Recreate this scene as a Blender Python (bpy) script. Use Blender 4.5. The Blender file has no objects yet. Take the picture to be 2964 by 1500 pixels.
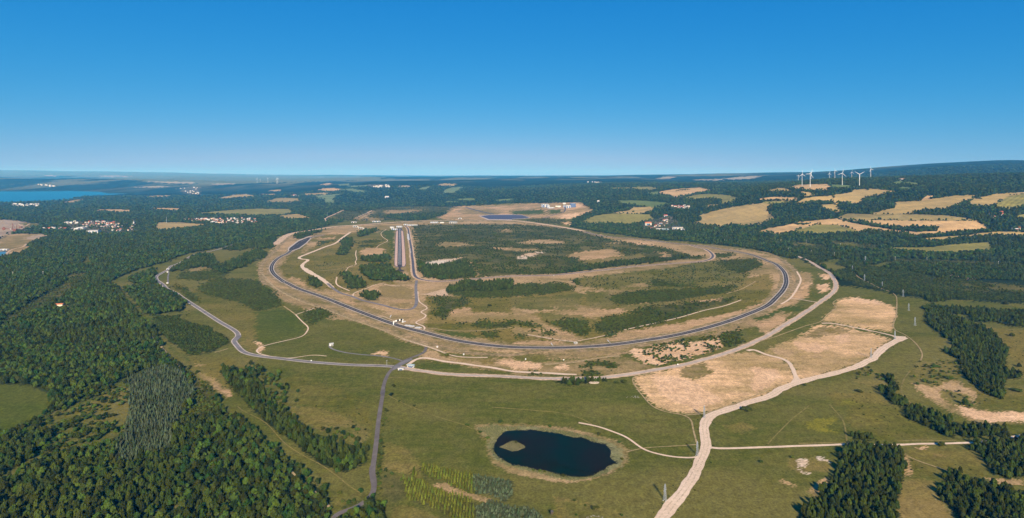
import bpy, math, random
import numpy as np
from mathutils import Vector, Matrix
from mathutils.geometry import delaunay_2d_cdt

rng = np.random.default_rng(7)
random.seed(7)
scene = bpy.context.scene
COL = scene.collection

# ------------------------------------------------------------------ camera, sky, sun, exposure
CAM_H = 400.0            # metres above the plain
FOC = 1500.0             # focal length in photo pixels (2964 wide)
cam_d = bpy.data.cameras.new("camera")
cam_d.sensor_width = 36.0
cam_d.lens = 36.0 * FOC / 2964.0
cam_d.shift_y = -240.0 / 2964.0
cam_d.clip_start = 1.0
cam_d.clip_end = 120000.0
cam = bpy.data.objects.new("camera", cam_d)
cam.location = (0, 0, CAM_H)
cam.rotation_euler = (math.radians(90), 0, 0)
COL.objects.link(cam)
scene.camera = cam

SUN_EL = math.radians(30.0)
SUN_AZ = math.radians(172.0)      # clockwise from +Y: behind the camera, a little to the right
world = bpy.data.worlds.new("World")
scene.world = world
world.use_nodes = True
nt = world.node_tree
nt.nodes.clear()
w_out = nt.nodes.new("ShaderNodeOutputWorld")
w_bg = nt.nodes.new("ShaderNodeBackground")
w_sky = nt.nodes.new("ShaderNodeTexSky")
w_sky.sky_type = 'NISHITA'
w_sky.sun_disc = False
w_sky.sun_elevation = SUN_EL
w_sky.sun_rotation = SUN_AZ
w_sky.altitude = 400.0
w_sky.air_density = 1.0
w_sky.dust_density = 0.3
w_sky.ozone_density = 1.0
# a colour grade of the sky (per channel: gain x value ^ power), the deep polarised blue of the photograph
w_sep = nt.nodes.new("ShaderNodeSeparateColor")
w_com = nt.nodes.new("ShaderNodeCombineColor")
w_bg.inputs['Strength'].default_value = 0.0515
SKY_GRADE = ((2.0, 3.6, 0.105), (0.64, 7.6, 0.06), (0.30, 10.4, 0.06))
SKY_POW = []; SKY_GAIN = []
for ch, (pw, gain, pre) in enumerate(SKY_GRADE):
    m0 = nt.nodes.new("ShaderNodeMath"); m0.operation = 'MULTIPLY'; m0.inputs[1].default_value = pre; m0.use_clamp = True
    m1 = nt.nodes.new("ShaderNodeMath"); m1.operation = 'POWER'; m1.inputs[1].default_value = pw
    m2 = nt.nodes.new("ShaderNodeMath"); m2.operation = 'MULTIPLY'; m2.inputs[1].default_value = gain
    nt.links.new(w_sep.outputs[ch], m0.inputs[0]); nt.links.new(m0.outputs[0], m1.inputs[0]); nt.links.new(m1.outputs[0], m2.inputs[0]); nt.links.new(m2.outputs[0], w_com.inputs[ch])
    SKY_POW.append(m1.inputs[1]); SKY_GAIN.append(m2.inputs[1])
nt.links.new(w_sky.outputs[0], w_sep.inputs[0])
nt.links.new(w_com.outputs[0], w_bg.inputs['Color'])
nt.links.new(w_bg.outputs[0], w_out.inputs['Surface'])

sun_d = bpy.data.lights.new("sun", 'SUN')
sun_d.energy = 5.0
sun_d.angle = math.radians(0.5)
sun_d.color = (1.0, 0.87, 0.66)
sun = bpy.data.objects.new("sun", sun_d)
sd = Vector((math.sin(SUN_AZ) * math.cos(SUN_EL), math.cos(SUN_AZ) * math.cos(SUN_EL), math.sin(SUN_EL)))
sun.rotation_euler = (-sd).to_track_quat('-Z', 'Y').to_euler()
sun.location = (0, -200, 900)
COL.objects.link(sun)

scene.view_settings.view_transform = 'Standard'
scene.view_settings.look = 'None'
scene.view_settings.exposure = 0.74
scene.view_settings.gamma = 1.0
scene.view_settings.use_curve_mapping = False
scene.cycles.max_bounces = 4
scene.cycles.diffuse_bounces = 2
scene.cycles.use_denoising = True

HAZE_DENSITY = 2.5e-5
HAZE_COLOR = (0.06, 0.44, 1.0, 1.0)

# ------------------------------------------------------------------ small tools
def tag(o, label=None, cat=None, group=None, kind=None):
    if label: o['label'] = label
    if cat: o['category'] = cat
    if group: o['group'] = group
    if kind: o['kind'] = kind
    return o

def mesh_obj(name, verts, faces, mats, parent=None, smooth=False, mat_idx=None):
    me = bpy.data.meshes.new(name)
    me.from_pydata([tuple(v) for v in verts], [], faces)
    for m in (mats if isinstance(mats, (list, tuple)) else [mats]):
        me.materials.append(m)
    if mat_idx is not None:
        me.polygons.foreach_set('material_index', mat_idx)
    if smooth:
        me.polygons.foreach_set('use_smooth', [True] * len(me.polygons))
    me.update()
    o = bpy.data.objects.new(name, me)
    COL.objects.link(o)
    if parent is not None: o.parent = parent
    return o

def link_mesh(name, me, parent=None):
    o = bpy.data.objects.new(name, me)
    COL.objects.link(o)
    if parent is not None: o.parent = parent
    return o

def empty(name, loc, rz=0.0, sc=(1, 1, 1)):
    o = bpy.data.objects.new(name, None)
    o.location = loc; o.rotation_euler = (0, 0, rz); o.scale = sc
    o.empty_display_size = 0.5
    COL.objects.link(o)
    return o

# value noise on a 256 lattice, periodic
_lat = [np.random.default_rng(100 + i).random((256, 256)) for i in range(8)]
def vnoise(x, y, s, seed=0):
    L = _lat[seed % 8]
    u = np.asarray(x) / s + 17.3 * seed; v = np.asarray(y) / s + 5.1 * seed
    i = np.floor(u).astype(np.int64); j = np.floor(v).astype(np.int64)
    fu = u - i; fv = v - j
    fu = fu * fu * (3 - 2 * fu); fv = fv * fv * (3 - 2 * fv)
    i0 = i & 255; i1 = (i + 1) & 255; j0 = j & 255; j1 = (j + 1) & 255
    return (L[i0, j0] * (1 - fu) + L[i1, j0] * fu) * (1 - fv) + (L[i0, j1] * (1 - fu) + L[i1, j1] * fu) * fv
def fbm(x, y, s, seed=0, octs=4):
    t = 0; a = 1; n = 0
    for k in range(octs):
        t = t + a * vnoise(x, y, s / 2 ** k, seed + k); n += a; a *= 0.55
    return t / n

# ------------------------------------------------------------------ terrain: elevation table over (bearing column, distance)
T_PX = np.array([-1500, -300, 0, 400, 741, 1100, 1482, 1800, 2050, 2250, 2500, 2750, 2964, 3300, 4400], float)
T_D = np.array([20, 1500, 2400, 2700, 3000, 3300, 3700, 4000, 4300, 4700, 5200, 5700, 6500, 7500, 8500, 10000, 12000, 14000, 16500, 20000, 26000, 32000, 38000, 46000], float)
#        20 1500 2400 2700 3000 3300 3700 4000 4300 4700 5200 5700 6500 7500 8500 10k  12k  14k  16.5 20k  26k  32k  38k  46k
T_H = np.array([
 [0]*14 + [0, 0, 0, 120, 330, 250, 330, 560, 880, 900],      # -1500
 [0]*14 + [0, 0, 0, 120, 330, 250, 330, 560, 880, 900],      # -300
 [0]*14 + [0, 0, 0, 110, 350, 250, 320, 560, 860, 900],      # 0
 [0]*14 + [0, 0, 0, 110, 300, 240, 320, 480, 700, 760],      # 400
 [0]*14 + [20, 40, 90, 170, 210, 220, 320, 400, 500, 520],   # 741
 [0]*14 + [70, 170, 262, 255, 240, 340, 330, 380, 440, 450], # 1100
 [0]*12 + [30, 110, 170, 190, 225, 290, 330, 360, 380, 400, 420, 430],  # 1482
 [0]*7 + [2, 25, 70, 130, 165, 215, 245, 280, 285, 285, 320, 350, 390, 430, 440, 440, 440],  # 1800
 [0]*5 + [2, 20, 45, 80, 120, 165, 195, 245, 285, 290, 285, 310, 360, 400, 470, 500, 480, 470, 470],  # 2050
 [0]*4 + [8, 35, 100, 160, 240, 300, 318, 318, 300, 290, 290, 320, 380, 440, 480, 530, 560, 540, 520, 500],  # 2250
 [0, 0, 0, 4, 28, 75, 140, 205, 285, 330, 360, 378, 370, 350, 350, 400, 520, 600, 600, 580, 560, 540, 520, 500],  # 2500
 [0, 0, 2, 20, 65, 125, 210, 265, 305, 345, 390, 405, 400, 390, 430, 560, 720, 760, 700, 640, 600, 560, 540, 520],  # 2750
 [0, 0, 3, 28, 85, 150, 230, 275, 315, 358, 405, 425, 420, 415, 470, 620, 780, 800, 740, 660, 600, 560, 540, 520],  # 2964
 [0, 0, 3, 30, 90, 150, 230, 275, 315, 358, 405, 425, 420, 415, 470, 600, 720, 740, 700, 640, 600, 560, 540, 520],  # 3300
 [0, 0, 3, 30, 90, 150, 230, 275, 315, 358, 405, 425, 420, 415, 470, 600, 700, 720, 700, 640, 600, 560, 540, 520],  # 4400
], float)
FPX = np.linspace(-1500, 4400, 296)                 # 20 px steps
FLD = np.linspace(math.log(20), math.log(46000), 420)
_tmp = np.array([np.interp(FLD, np.log(T_D), r) for r in T_H])
_fine = np.array([np.interp(FPX, T_PX, _tmp[:, k]) for k in range(len(FLD))]).T
def _blur(a, n, ax):
    k = np.hanning(n + 2)[1:-1]; k /= k.sum()
    pad = [(0, 0), (0, 0)]; pad[ax] = (n // 2, n // 2)
    b = np.pad(a, pad, mode='edge')
    return np.apply_along_axis(lambda r: np.convolve(r, k, 'valid'), ax, b)
_fine = _blur(_blur(_fine, 13, 0), 7, 1)
def height(px, d):
    px = np.asarray(px, float); d = np.asarray(d, float)
    u = np.clip((px + 1500) / 20.0, 0, len(FPX) - 1.001)
    v = np.clip((np.log(np.maximum(d, 20)) - FLD[0]) / (FLD[1] - FLD[0]), 0, len(FLD) - 1.001)
    i = u.astype(int); j = v.astype(int); fu = u - i; fv = v - j
    base = (_fine[i, j] * (1 - fu) + _fine[i + 1, j] * fu) * (1 - fv) + (_fine[i, j + 1] * (1 - fu) + _fine[i + 1, j + 1] * fu) * fv
    x = (px - 1482) / FOC * d
    near = np.clip((3600 - d) / 1800, 0, 1)
    rel = (fbm(x, d, 170, 1, 2) - 0.5) * 5.0 * near
    far = np.clip((d - 6500) / 3000, 0, 1) * np.clip(base / 60.0, 0, 1)
    rel = rel + (fbm(x, d, 2600, 3, 3) - 0.5) * 90 * far
    mid = np.clip((d - 2600) / 600, 0, 1) * np.clip(base / 30.0, 0, 1) * np.clip((px - 1700) / 200, 0, 1) * np.clip((7000 - d) / 800, 0, 1)
    rel = rel + (fbm(x, d, 620, 5, 2) - 0.5) * 34 * mid
    return base + rel

# terrain sheet grid
G_PX = np.arange(-700, 3661, 5.0)
rows = [20, 60, 120, 200, 280, 360, 440, 500, 540, 570]
py = 1530.0
while True:
    d = 600000.0 / (py - 510)
    if d > 2400: break
    rows.append(d); py -= 1.9
while d < 6600:
    d += min(24 + (d - 2400) * 0.004, 60); rows.append(d)
while d < 44000:
    d *= 1.017; rows.append(d)
G_D = np.array(rows)
GX, GD = np.meshgrid(G_PX, G_D)            # rows = distance
GH = height(GX, GD)
def ground_h(px, d):
    """height of the ground sheet itself (interpolated from its own grid)"""
    px = np.asarray(px, float); d = np.asarray(d, float)
    u = np.clip((px - G_PX[0]) / 5.0, 0, len(G_PX) - 1.001)
    i = u.astype(int); fu = u - i
    j = np.clip(np.searchsorted(G_D, d) - 1, 0, len(G_D) - 2)
    fv = np.clip((d - G_D[j]) / (G_D[j + 1] - G_D[j]), 0, 1)
    a = GH[j, i] * (1 - fu) + GH[j, i + 1] * fu
    b = GH[j + 1, i] * (1 - fu) + GH[j + 1, i + 1] * fu
    return a * (1 - fv) + b * fv
def ground_xy(x, y):
    return ground_h(1482 + np.asarray(x) / np.asarray(y) * FOC, y)

_SD = np.concatenate([np.linspace(300, 7000, 1600), np.geomspace(7010, 43000, 500)])
def dist_at(px, py):
    """distance at which the sight line of a photo point meets the ground"""
    px = np.atleast_1d(np.asarray(px, float)); py = np.atleast_1d(np.asarray(py, float))
    out = np.empty(len(px))
    for a in range(0, len(px), 400):
        p = px[a:a + 400][:, None]; q = py[a:a + 400]
        D = np.broadcast_to(_SD, (len(q), len(_SD)))
        hh = ground_h(np.broadcast_to(p, D.shape), D)
        app = 510 + (CAM_H - hh) * FOC / D
        ok = app <= q[:, None]
        idx = np.where(ok.any(1), ok.argmax(1), np.argmin(app, 1))
        for n, k in enumerate(idx):
            if k == 0: out[a + n] = 600000.0 / max(q[n] - 510, 5); continue
            a0, a1 = app[n, k - 1], app[n, k]
            t = 0.0 if a0 == a1 else min(max((a0 - q[n]) / (a0 - a1), 0), 1)
            out[a + n] = _SD[k - 1] + t * (_SD[k] - _SD[k - 1])
    return out
def at(px, py, lift=0.0):
    d = float(dist_at([px], [py])[0])
    return Vector(((px - 1482) / FOC * d, d, float(ground_h([px], [d])[0]) + lift))

# traced points: "A2 12,34 56,78 B1 ..." (letters name the crop of the photograph the points were read in)
CROP = {'V': (0, 0, 0.8691), 'P': (0, 0, 1.0), 'D': (1000, 610, 6.44), 'E': (900, 980, 5.152), 'F': (1540, 570, 6.44), 'L': (0, 600, 6.44)}
for r, y0 in (('A', 450), ('B', 775), ('C', 1125)):
    for c in range(4):
        CROP[f'{r}{c + 1}'] = (741 * c, y0, 3.4764)
def tr(s):
    out = []; cur = None
    for t in s.split():
        if ',' not in t: cur = CROP[t]; continue
        x, y = t.split(','); out.append((cur[0] + float(x) / cur[2], cur[1] + float(y) / cur[2]))
    return out
# ------------------------------------------------------------------ land cover: class -> (albedo, second albedo, tree kinds, spacing m, crown width m, height m, share filled)
GRASS = (.098, .097, .018); GREEN = (.056, .074, .010); DRY = (.205, .152, .055); TAN = (.47, .29, .155); SAND = (.62, .40, .235)
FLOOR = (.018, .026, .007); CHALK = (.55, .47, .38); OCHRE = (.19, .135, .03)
CLS = {
 'far':     ((.014, .022, .009), (.022, .034, .012), [('broadleaf_tree', .6), ('pine_tree', .4)], 9, 10, 13, 1.0),
 'grass':   ((.078, .086, .013), (.140, .120, .032), [], 0, 0, 0, 0),
 'meadow':  (GREEN, (.085, .092, .016), [], 0, 0, 0, 0),
 'rough':   ((.098, .094, .014), (.20, .145, .04), [('bush', .85), ('broadleaf_tree', .15)], 12, 3.8, 3.4, .26),
 'farmland': ((.09, .11, .05), (.15, .15, .08), [], 0, 0, 0, 0),
 'soft':    ((.12, .108, .022), (.21, .15, .05), [], 0, 0, 0, 0),
 'tufts':   ((.086, .088, .013), (.16, .125, .032), [('bush', 1)], 9, 2.8, 2.2, .17),
 'speck':   ((.34, .225, .115), (.16, .128, .04), [('bush', 1)], 11, 2.4, 1.8, .10),
 'dry':     ((.155, .124, .038), (.40, .262, .135), [], 0, 0, 0, 0),
 'drybush': (DRY, GRASS, [('bush', 1)], 11, 3.2, 2.8, .28),
 'tan':     (TAN, DRY, [], 0, 0, 0, 0),
 'sand':    (SAND, TAN, [], 0, 0, 0, 0),
 'plot':    ((.64, .40, .215), (.23, .17, .06), [], 0, 0, 0, 0),
 'chalk':   (CHALK, TAN, [], 0, 0, 0, 0),
 'ochre':   (OCHRE, DRY, [], 0, 0, 0, 0),
 'mine':    ((.36, .27, .18), (.26, .19, .13), [], 0, 0, 0, 0),
 'yellow':  ((.20, .17, .02), GRASS, [], 0, 0, 0, 0),
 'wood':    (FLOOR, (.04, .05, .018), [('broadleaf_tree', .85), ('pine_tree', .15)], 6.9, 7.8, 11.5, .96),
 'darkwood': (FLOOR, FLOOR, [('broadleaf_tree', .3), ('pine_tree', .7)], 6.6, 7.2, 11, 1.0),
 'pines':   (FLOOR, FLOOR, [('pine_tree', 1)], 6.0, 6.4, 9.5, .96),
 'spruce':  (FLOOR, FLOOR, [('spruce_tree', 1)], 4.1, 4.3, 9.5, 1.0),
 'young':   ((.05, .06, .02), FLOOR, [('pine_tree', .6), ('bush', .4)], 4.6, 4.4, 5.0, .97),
 'nursery': ((.045, .052, .02), (.06, .066, .026), [('spruce_tree', 1)], 3.2, 3.5, 3.4, .97),
 'larch':   ((.05, .05, .012), (.09, .08, .02), [('larch_tree', 1)], 3.8, 3.3, 5.8, .93),
 'scrub':   ((.045, .056, .011), (.09, .09, .02), [('bush', 1)], 5.2, 5.4, 4.6, .9),
 'lowscrub': ((.05, .056, .013), (.13, .11, .035), [('bush', .6), ('pine_tree', .4)], 5.6, 5.2, 5.0, .89),
 'sparse':  ((.095, .095, .018), (.17, .135, .04), [('bush', .75), ('broadleaf_tree', .25)], 8.5, 5.0, 5, .38),
 'glade':   ((.088, .092, .017), (.15, .125, .035), [('broadleaf_tree', .6), ('bush', .4)], 8.0, 7.4, 8, .62),
 'slope':   (SAND, TAN, [('bush', .8), ('broadleaf_tree', .2)], 5.2, 5.4, 5, .84),
 'reed':    ((.21, .19, .085), (.15, .155, .06), [], 0, 0, 0, 0),
 'village': ((.05, .06, .03), (.14, .11, .07), [('broadleaf_tree', 1)], 12, 9, 10, .8),
}
P = []
def A(cls, s, label=None): P.append((cls, label, tr(s)))
# far country and open land
A('far', 'P -700,400 3700,400 3700,1000 -700,1000')
A('farmland', 'P -700,440 A1 0,130 1300,150 2576,190 A2 600,205 1300,215 1250,245 700,262 A1 2576,280 2000,292 1500,262 900,215 400,205 0,215 P -700,510')
A('grass', 'P -700,1800 -700,1000 0,830 A1 1100,1280 1250,1200 1430,1130 1650,1080 1850,1000 2200,930 2576,870 A2 0,930 180,930 200,820 380,780 640,740 700,715 800,690 900,655 980,620 1200,590 1600,590 1900,560 2000,515 A3 0,480 300,480 690,470 830,560 750,590 620,640 590,720 900,775 1200,815 1500,850 1800,870 2100,900 2400,940 2576,975 A4 0,975 150,1020 310,1030 420,1090 520,1130 B4 580,30 660,90 690,170 900,200 1000,210 1230,260 1370,290 1500,300 2050,335 2576,365 3100,380 P 3700,880 3700,1800')
A('tufts', 'C4 820,180 1300,180 1700,460 1850,520 1300,520 900,470 800,330'); A('tufts', 'C4 600,40 1050,40 1150,100 1250,170 900,190 650,170'); A('tufts', 'C4 1950,-40 2576,60 2576,210 2100,180'); A('tufts', 'B4 1900,560 2576,640 3000,660 3000,1100 2576,1060 2450,880 2320,700 2100,600'); A('tufts', 'B1 1700,150 2576,330 2576,760 2250,560 1900,300'); A('tufts', 'C2 100,0 420,-150 1100,100 1180,400 900,300 400,150'); A('tufts', 'C4 1400,620 2000,620 2180,700 2200,900 1800,840 1450,900'); A('tufts', 'B1 1850,900 2576,900 2576,1000 2300,1304 2100,1200')
# north of the ring
A('lowscrub', 'A2 690,640 880,550 1000,560 1170,550 1300,520 1600,510 1950,515 2030,545 1900,570 1650,590 1500,640 1300,660 1000,660 900,655')
A('dry', 'A2 1000,640 1170,555 1220,560 1130,610 1040,660')
A('dry', 'A2 1290,600 1310,550 1700,545 1600,570 1330,590 1310,620')
A('dry', 'A2 1060,650 1130,625 1290,640 1200,660')
A('grass', 'A2 700,640 860,550 870,560 720,660')
A('darkwood', 'A2 1300,620 1330,595 1650,585 1800,575 1920,580 1910,610 1700,650 1500,655')
A('tan', 'A2 1820,625 1930,580 2000,515 2150,510 2576,495 A3 0,490 300,480 690,475 830,560 700,590 600,640 300,630 0,640 A2 2350,650 1900,645')
A('dry', 'A2 2000,560 2200,520 2576,560 2400,600 2100,590')
A('meadow', 'A3 0,560 320,545 320,590 0,595')
A('meadow', 'A3 360,545 510,545 500,580 370,590')
A('sand', 'A3 520,600 650,580 700,600 600,640 450,630')
A('sand', 'A3 620,485 690,480 690,515 640,530')
A('lowscrub', 'A3 110,650 330,625 560,650 580,700 350,690')
A('sand', 'A3 510,690 550,660 580,700')
# ring ground
A('dry', 'A2 60,1304 20,1100 140,980 210,880 300,820 500,770 800,720 1200,690 1700,665 2576,660 A3 0,660 300,690 700,760 1000,820 1500,870 2000,905 2400,960 2576,1000 A4 0,990 100,1030 260,1130 330,1200 330,1304 B4 350,100 300,200 200,320 0,430 B3 2400,520 2100,620 1800,690 1400,780 1150,830 1100,900 600,920 0,900 B2 2400,880 1900,860 1500,720 1300,640 900,520 600,390 300,280 120,160')
A('dry', 'B2 1500,720 1420,690 1440,730 1700,800 1900,900 2330,920 2576,900 B3 0,900 600,940 1100,900 1350,980 1500,1000 1300,1050 700,1085 400,1090 0,1085 B2 2576,1050 2200,1010 1640,915 1700,850 1700,790')
A('speck', 'B2 1480,690 1700,740 2100,828 2576,860 B3 0,862 500,868 1000,850 1200,830 1250,850 1000,890 500,905 0,900 B2 2576,895 2200,868 1800,800 1500,745'); A('speck', 'B4 330,30 440,60 450,170 380,300 300,350 200,430 80,500 0,570 B3 2300,620 2000,690 1900,690 2300,560 B4 0,430 150,330 250,240 320,130'); A('speck', 'B2 200,230 420,300 640,395 1000,530 1400,680 1450,750 1250,690 900,580 560,440 250,320 120,230')
A('ochre', 'B2 2000,905 2330,915 2430,930 2380,960 2100,945')
A('ochre', 'B3 700,920 980,875 1010,890 850,915 720,930')
A('grass', 'B3 0,880 300,890 450,930 300,945 0,930')
A('sand', 'B3 0,935 250,955 330,975 280,1020 0,1020')
A('sand', 'B2 2430,940 2576,930 2576,1000 2440,970')
A('sand', 'B3 430,1000 500,980 600,980 560,1025 450,1025')
A('sand', 'B3 1170,830 1280,810 1370,850 1400,920 1330,960 1240,900')
A('meadow', 'B2 1640,960 1760,950 2080,985 2040,1030 1850,1030 1640,1010')
A('tan', 'B2 850,790 1160,820 1330,860 1300,910 1150,860 1130,820')
A('sand', 'B2 1150,855 1300,850 1330,885 1180,880')
# inner field, tan slopes
A('rough', 'A2 240,1150 330,990 560,830 700,790 1380,770 1400,1100 1380,1304 B2 1250,150 960,270 760,210 500,250 300,150')
A('tan', 'A2 600,830 820,825 800,840 640,850'); A('tan', 'A2 1050,960 1090,935 1280,930 1300,1000 1080,1010')
A('tan', 'A2 680,800 950,790 940,770 780,760'); A('dry', 'A2 540,870 720,850 700,880 600,920 500,980 450,1000')
A('tan', 'B2 280,110 330,95 440,110 520,190 600,220 640,260 560,250 400,170')
A('tan', 'B2 640,290 900,310 1000,350 1300,440 1260,500 1150,460 800,350')
A('tan', 'B2 1230,180 1460,180 1580,200 1600,330 1560,400 1400,400 1240,330 1240,260')
A('meadow', 'A2 1240,760 1400,740 1390,1060 1350,960 1330,850')
A('ochre', 'A2 1480,730 1510,730 1545,900 1590,1200 1600,1270 1540,1270 1530,1150 1510,1000')
A('dry', 'B2 1620,150 1700,170 2000,160 1900,215 1650,260'); A('tan', 'B2 1660,270 1900,215 1930,280 1800,290')
A('rough', 'B2 1700,300 1950,280 2576,290 B3 0,290 400,260 640,230 900,200 1400,190 2080,160 2576,60 B4 60,150 0,300 B3 2400,430 2000,560 1500,660 900,720 600,760 0,780 B2 2576,760 2200,710 1700,600 1740,420')
A('tan', 'B2 1950,420 2150,395 2160,450 2500,455 2576,500 2300,520 2040,560 1930,520')
A('tan', 'B3 0,420 100,430 200,480 400,580 650,690 740,720 640,740 500,680 300,610 120,540 0,520')
A('tan', 'B3 270,480 480,430 820,420 1000,420 1130,410 1200,440 1000,490 700,510 500,530 320,520')
A('tan', 'B3 1160,380 1500,340 1900,330 2140,300 2140,330 1900,380 1700,430 1350,430')
A('tan', 'B3 960,720 1100,640 1500,590 1980,500 2300,430 2576,320 2576,370 2350,470 1900,615 1500,680 1050,755')
A('tan', 'B3 0,600 300,620 620,700 640,740 200,690 0,680'); A('tan', 'B3 0,760 200,720 560,750 400,790 0,790')
A('meadow', 'B2 1710,620 1900,640 2150,650 2240,700 2200,720 1900,680')
A('dry', 'B3 0,300 400,340 700,380 900,400 800,420 400,430 200,470 0,410'); A('dry', 'B3 640,230 1000,220 1400,210 1100,260 900,290 700,270')
A('dry', 'B3 0,100 480,90 600,105 480,150 0,160'); A('tan', 'B2 2000,170 2576,110 2576,135 2100,150')
# wood inside the ring
A('lowscrub', 'A2 1580,700 2576,695 A3 0,690 300,710 700,760 850,810 1000,850 1500,925 1740,980 1780,1020 1930,1010 1940,1040 1700,1045 1600,1060 1200,1100 900,1135 600,1180 500,1195 0,1200 A2 2576,1205 2200,1230 1900,1255 1690,1230 1630,1150 1600,1000 1600,890')
A('darkwood', 'A2 1610,1040 1700,1100 1900,1110 2100,1060 2200,1080 2200,1220 1900,1250 1700,1225 1640,1150')
A('darkwood', 'A3 500,1195 560,1160 760,1110 1000,1080 1300,1050 1600,1040 1760,1000 1780,1030 1600,1058 1200,1100 900,1135')
A('tan', 'A3 540,1010 700,965 880,955 1010,935 1090,980 1140,1040 900,1060 740,1075 640,1030'); A('drybush', 'A3 700,1060 1120,1010 1320,985 1330,1030 1000,1070 720,1110')
A('dry', 'A2 1780,915 1900,870 2100,880 2220,900 2000,925'); A('dry', 'A3 60,880 300,845 500,860 540,885 300,890 90,895')
A('chalk', 'A2 1690,1080 1780,1060 1850,1050 2050,1030 2110,1015 2100,1030 1920,1080 1800,1105 1740,1100'); A('chalk', 'A3 40,1030 150,985 320,965 300,985 190,1020 120,1042')
A('tan', 'A3 0,940 240,940 270,955 100,970 0,960'); A('tan', 'A2 2350,920 2576,930 2576,955 2420,945')
A('tan', 'A3 1450,970 1550,975 1580,1010 1500,1025 1520,1000'); A('tan', 'A3 930,885 1080,870 1100,885 960,895'); A('tan', 'A2 2440,750 2576,740 2576,770 2450,765')
A('sand', 'A3 1210,870 1390,880 1450,900 1260,895'); A('dry', 'A3 1500,870 1800,905 1900,940 1960,990 1930,1010 1760,960 1600,920')
A('tan', 'A2 2150,1050 2210,1150 2240,1220 2210,1220 2160,1120 2130,1060')
A('dry', 'A2 1520,720 1570,740 1620,860 1600,1000 1650,1150 1700,1240 1640,1220 1580,1000')
# small woods inside the ring
A('darkwood', 'A2 1030,770 1200,740 1230,755 1100,810 1035,820'); A('darkwood', 'A2 820,870 900,835 970,840 980,890 945,930 905,1000 812,1005 840,950 880,890')
A('darkwood', 'A2 1050,1030 1250,1008 1350,1005 1350,1050 1290,1080 1080,1070'); A('darkwood', 'A2 1050,1120 1150,1100 1340,1100 1400,1170 1530,1230 1535,1270 1450,1260 1300,1270 1150,1250 1050,1175')
A('darkwood', 'A2 840,1210 920,1175 1000,1250 B2 1020,100 1125,185 1050,208 950,212 905,145 850,50'); A('darkwood', 'B2 1045,275 1080,250 1170,238 1245,265 1220,322 1125,328')
A('darkwood', 'B2 520,115 600,112 655,175 620,208 560,170'); A('scrub', 'A2 600,920 640,865 800,848 700,890'); A('darkwood', 'A2 380,805 480,775 690,752 560,800 480,835 400,838')
A('sparse', 'A2 260,1170 330,1150 485,1165 450,1190'); A('sparse', 'A2 570,1110 800,1065 880,1100 650,1120'); A('scrub', 'A2 990,930 1060,905 1200,905 1200,920'); A('scrub', 'A2 1000,880 1150,855 1280,860 1200,885')
A('darkwood', 'B2 1915,250 1925,210 2000,180 2150,140 2330,148 2576,130 2576,215 2200,240'); A('scrub', 'B2 1915,250 2200,240 2576,215 2576,292 2150,300'); A('scrub', 'B3 0,165 500,155 630,205 635,225 400,262 0,287')
A('darkwood', 'B2 2080,130 2130,140 2330,148 2330,190 2000,215 1930,230'); A('lowscrub', 'B2 1730,290 1960,285 2170,345 2100,375 1980,400 1920,505 1890,522 1780,470 1840,400')
A('scrub', 'B2 2150,575 2260,530 2400,560 2576,530 2576,600 2300,612'); A('scrub', 'B2 2020,545 2080,560 2070,595 2030,575'); A('scrub', 'B3 0,530 90,535 380,615 300,605 0,580')
A('young', 'B3 600,120 700,100 915,140 850,178 650,172'); A('darkwood', 'B3 1610,20 1700,0 1850,-20 2000,30 2060,100 2000,125 1750,90'); A('scrub', 'B3 1390,130 1700,95 2080,120 2060,160 1700,190 1400,195')
A('sparse', 'B3 640,100 1400,20 1610,30 1500,120 1000,210 700,190'); A('scrub', 'B3 940,300 1150,250 1400,235 2300,175 2200,235 1900,290 1500,345 1100,375')
A('sparse', 'B3 1400,215 2300,150 2310,180 1400,240'); A('lowscrub', 'B3 1200,450 1300,400 1650,360 1900,345 2250,300 2200,345 1900,420 1600,475 1250,480'); A('drybush', 'B3 1080,390 1650,330 1900,335 1650,370 1300,410 1150,440')
A('scrub', 'B3 830,570 950,500 1250,478 1500,480 1900,425 1780,470 1450,565 1250,605 1000,640 870,665'); A('scrub', 'B3 380,550 600,500 750,535 775,640 740,680 690,672 550,620')
A('drybush', 'B3 250,470 380,460 720,480 740,540 600,510 400,540 320,520'); A('drybush', 'B3 420,280 720,250 730,290 640,420 480,430 400,350'); A('drybush', 'B3 0,300 400,290 420,420 200,430 0,400'); A('drybush', 'B3 740,240 1000,240 960,300 1060,380 1000,400 760,400')
A('scrub', 'B3 915,715 1000,650 1110,622 1020,690'); A('scrub', 'B3 40,670 110,660 130,705 60,718'); A('scrub', 'B3 290,650 420,640 435,672 300,675'); A('scrub', 'B3 160,635 250,630 250,650 170,650'); A('scrub', 'B2 2250,660 2430,640 2440,700 2260,690')
A('scrub', 'A3 2040,1060 2450,1040 2530,1100 2480,1130 2300,1190 2080,1190 1960,1100'); A('scrub', 'A3 2050,990 2200,982 2235,1000 2130,1035 2070,1032'); A('sparse', 'A3 1980,1050 2300,1190 2420,1180 2300,1300 1700,1304 1400,1250 1400,1180 1600,1130')
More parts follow.
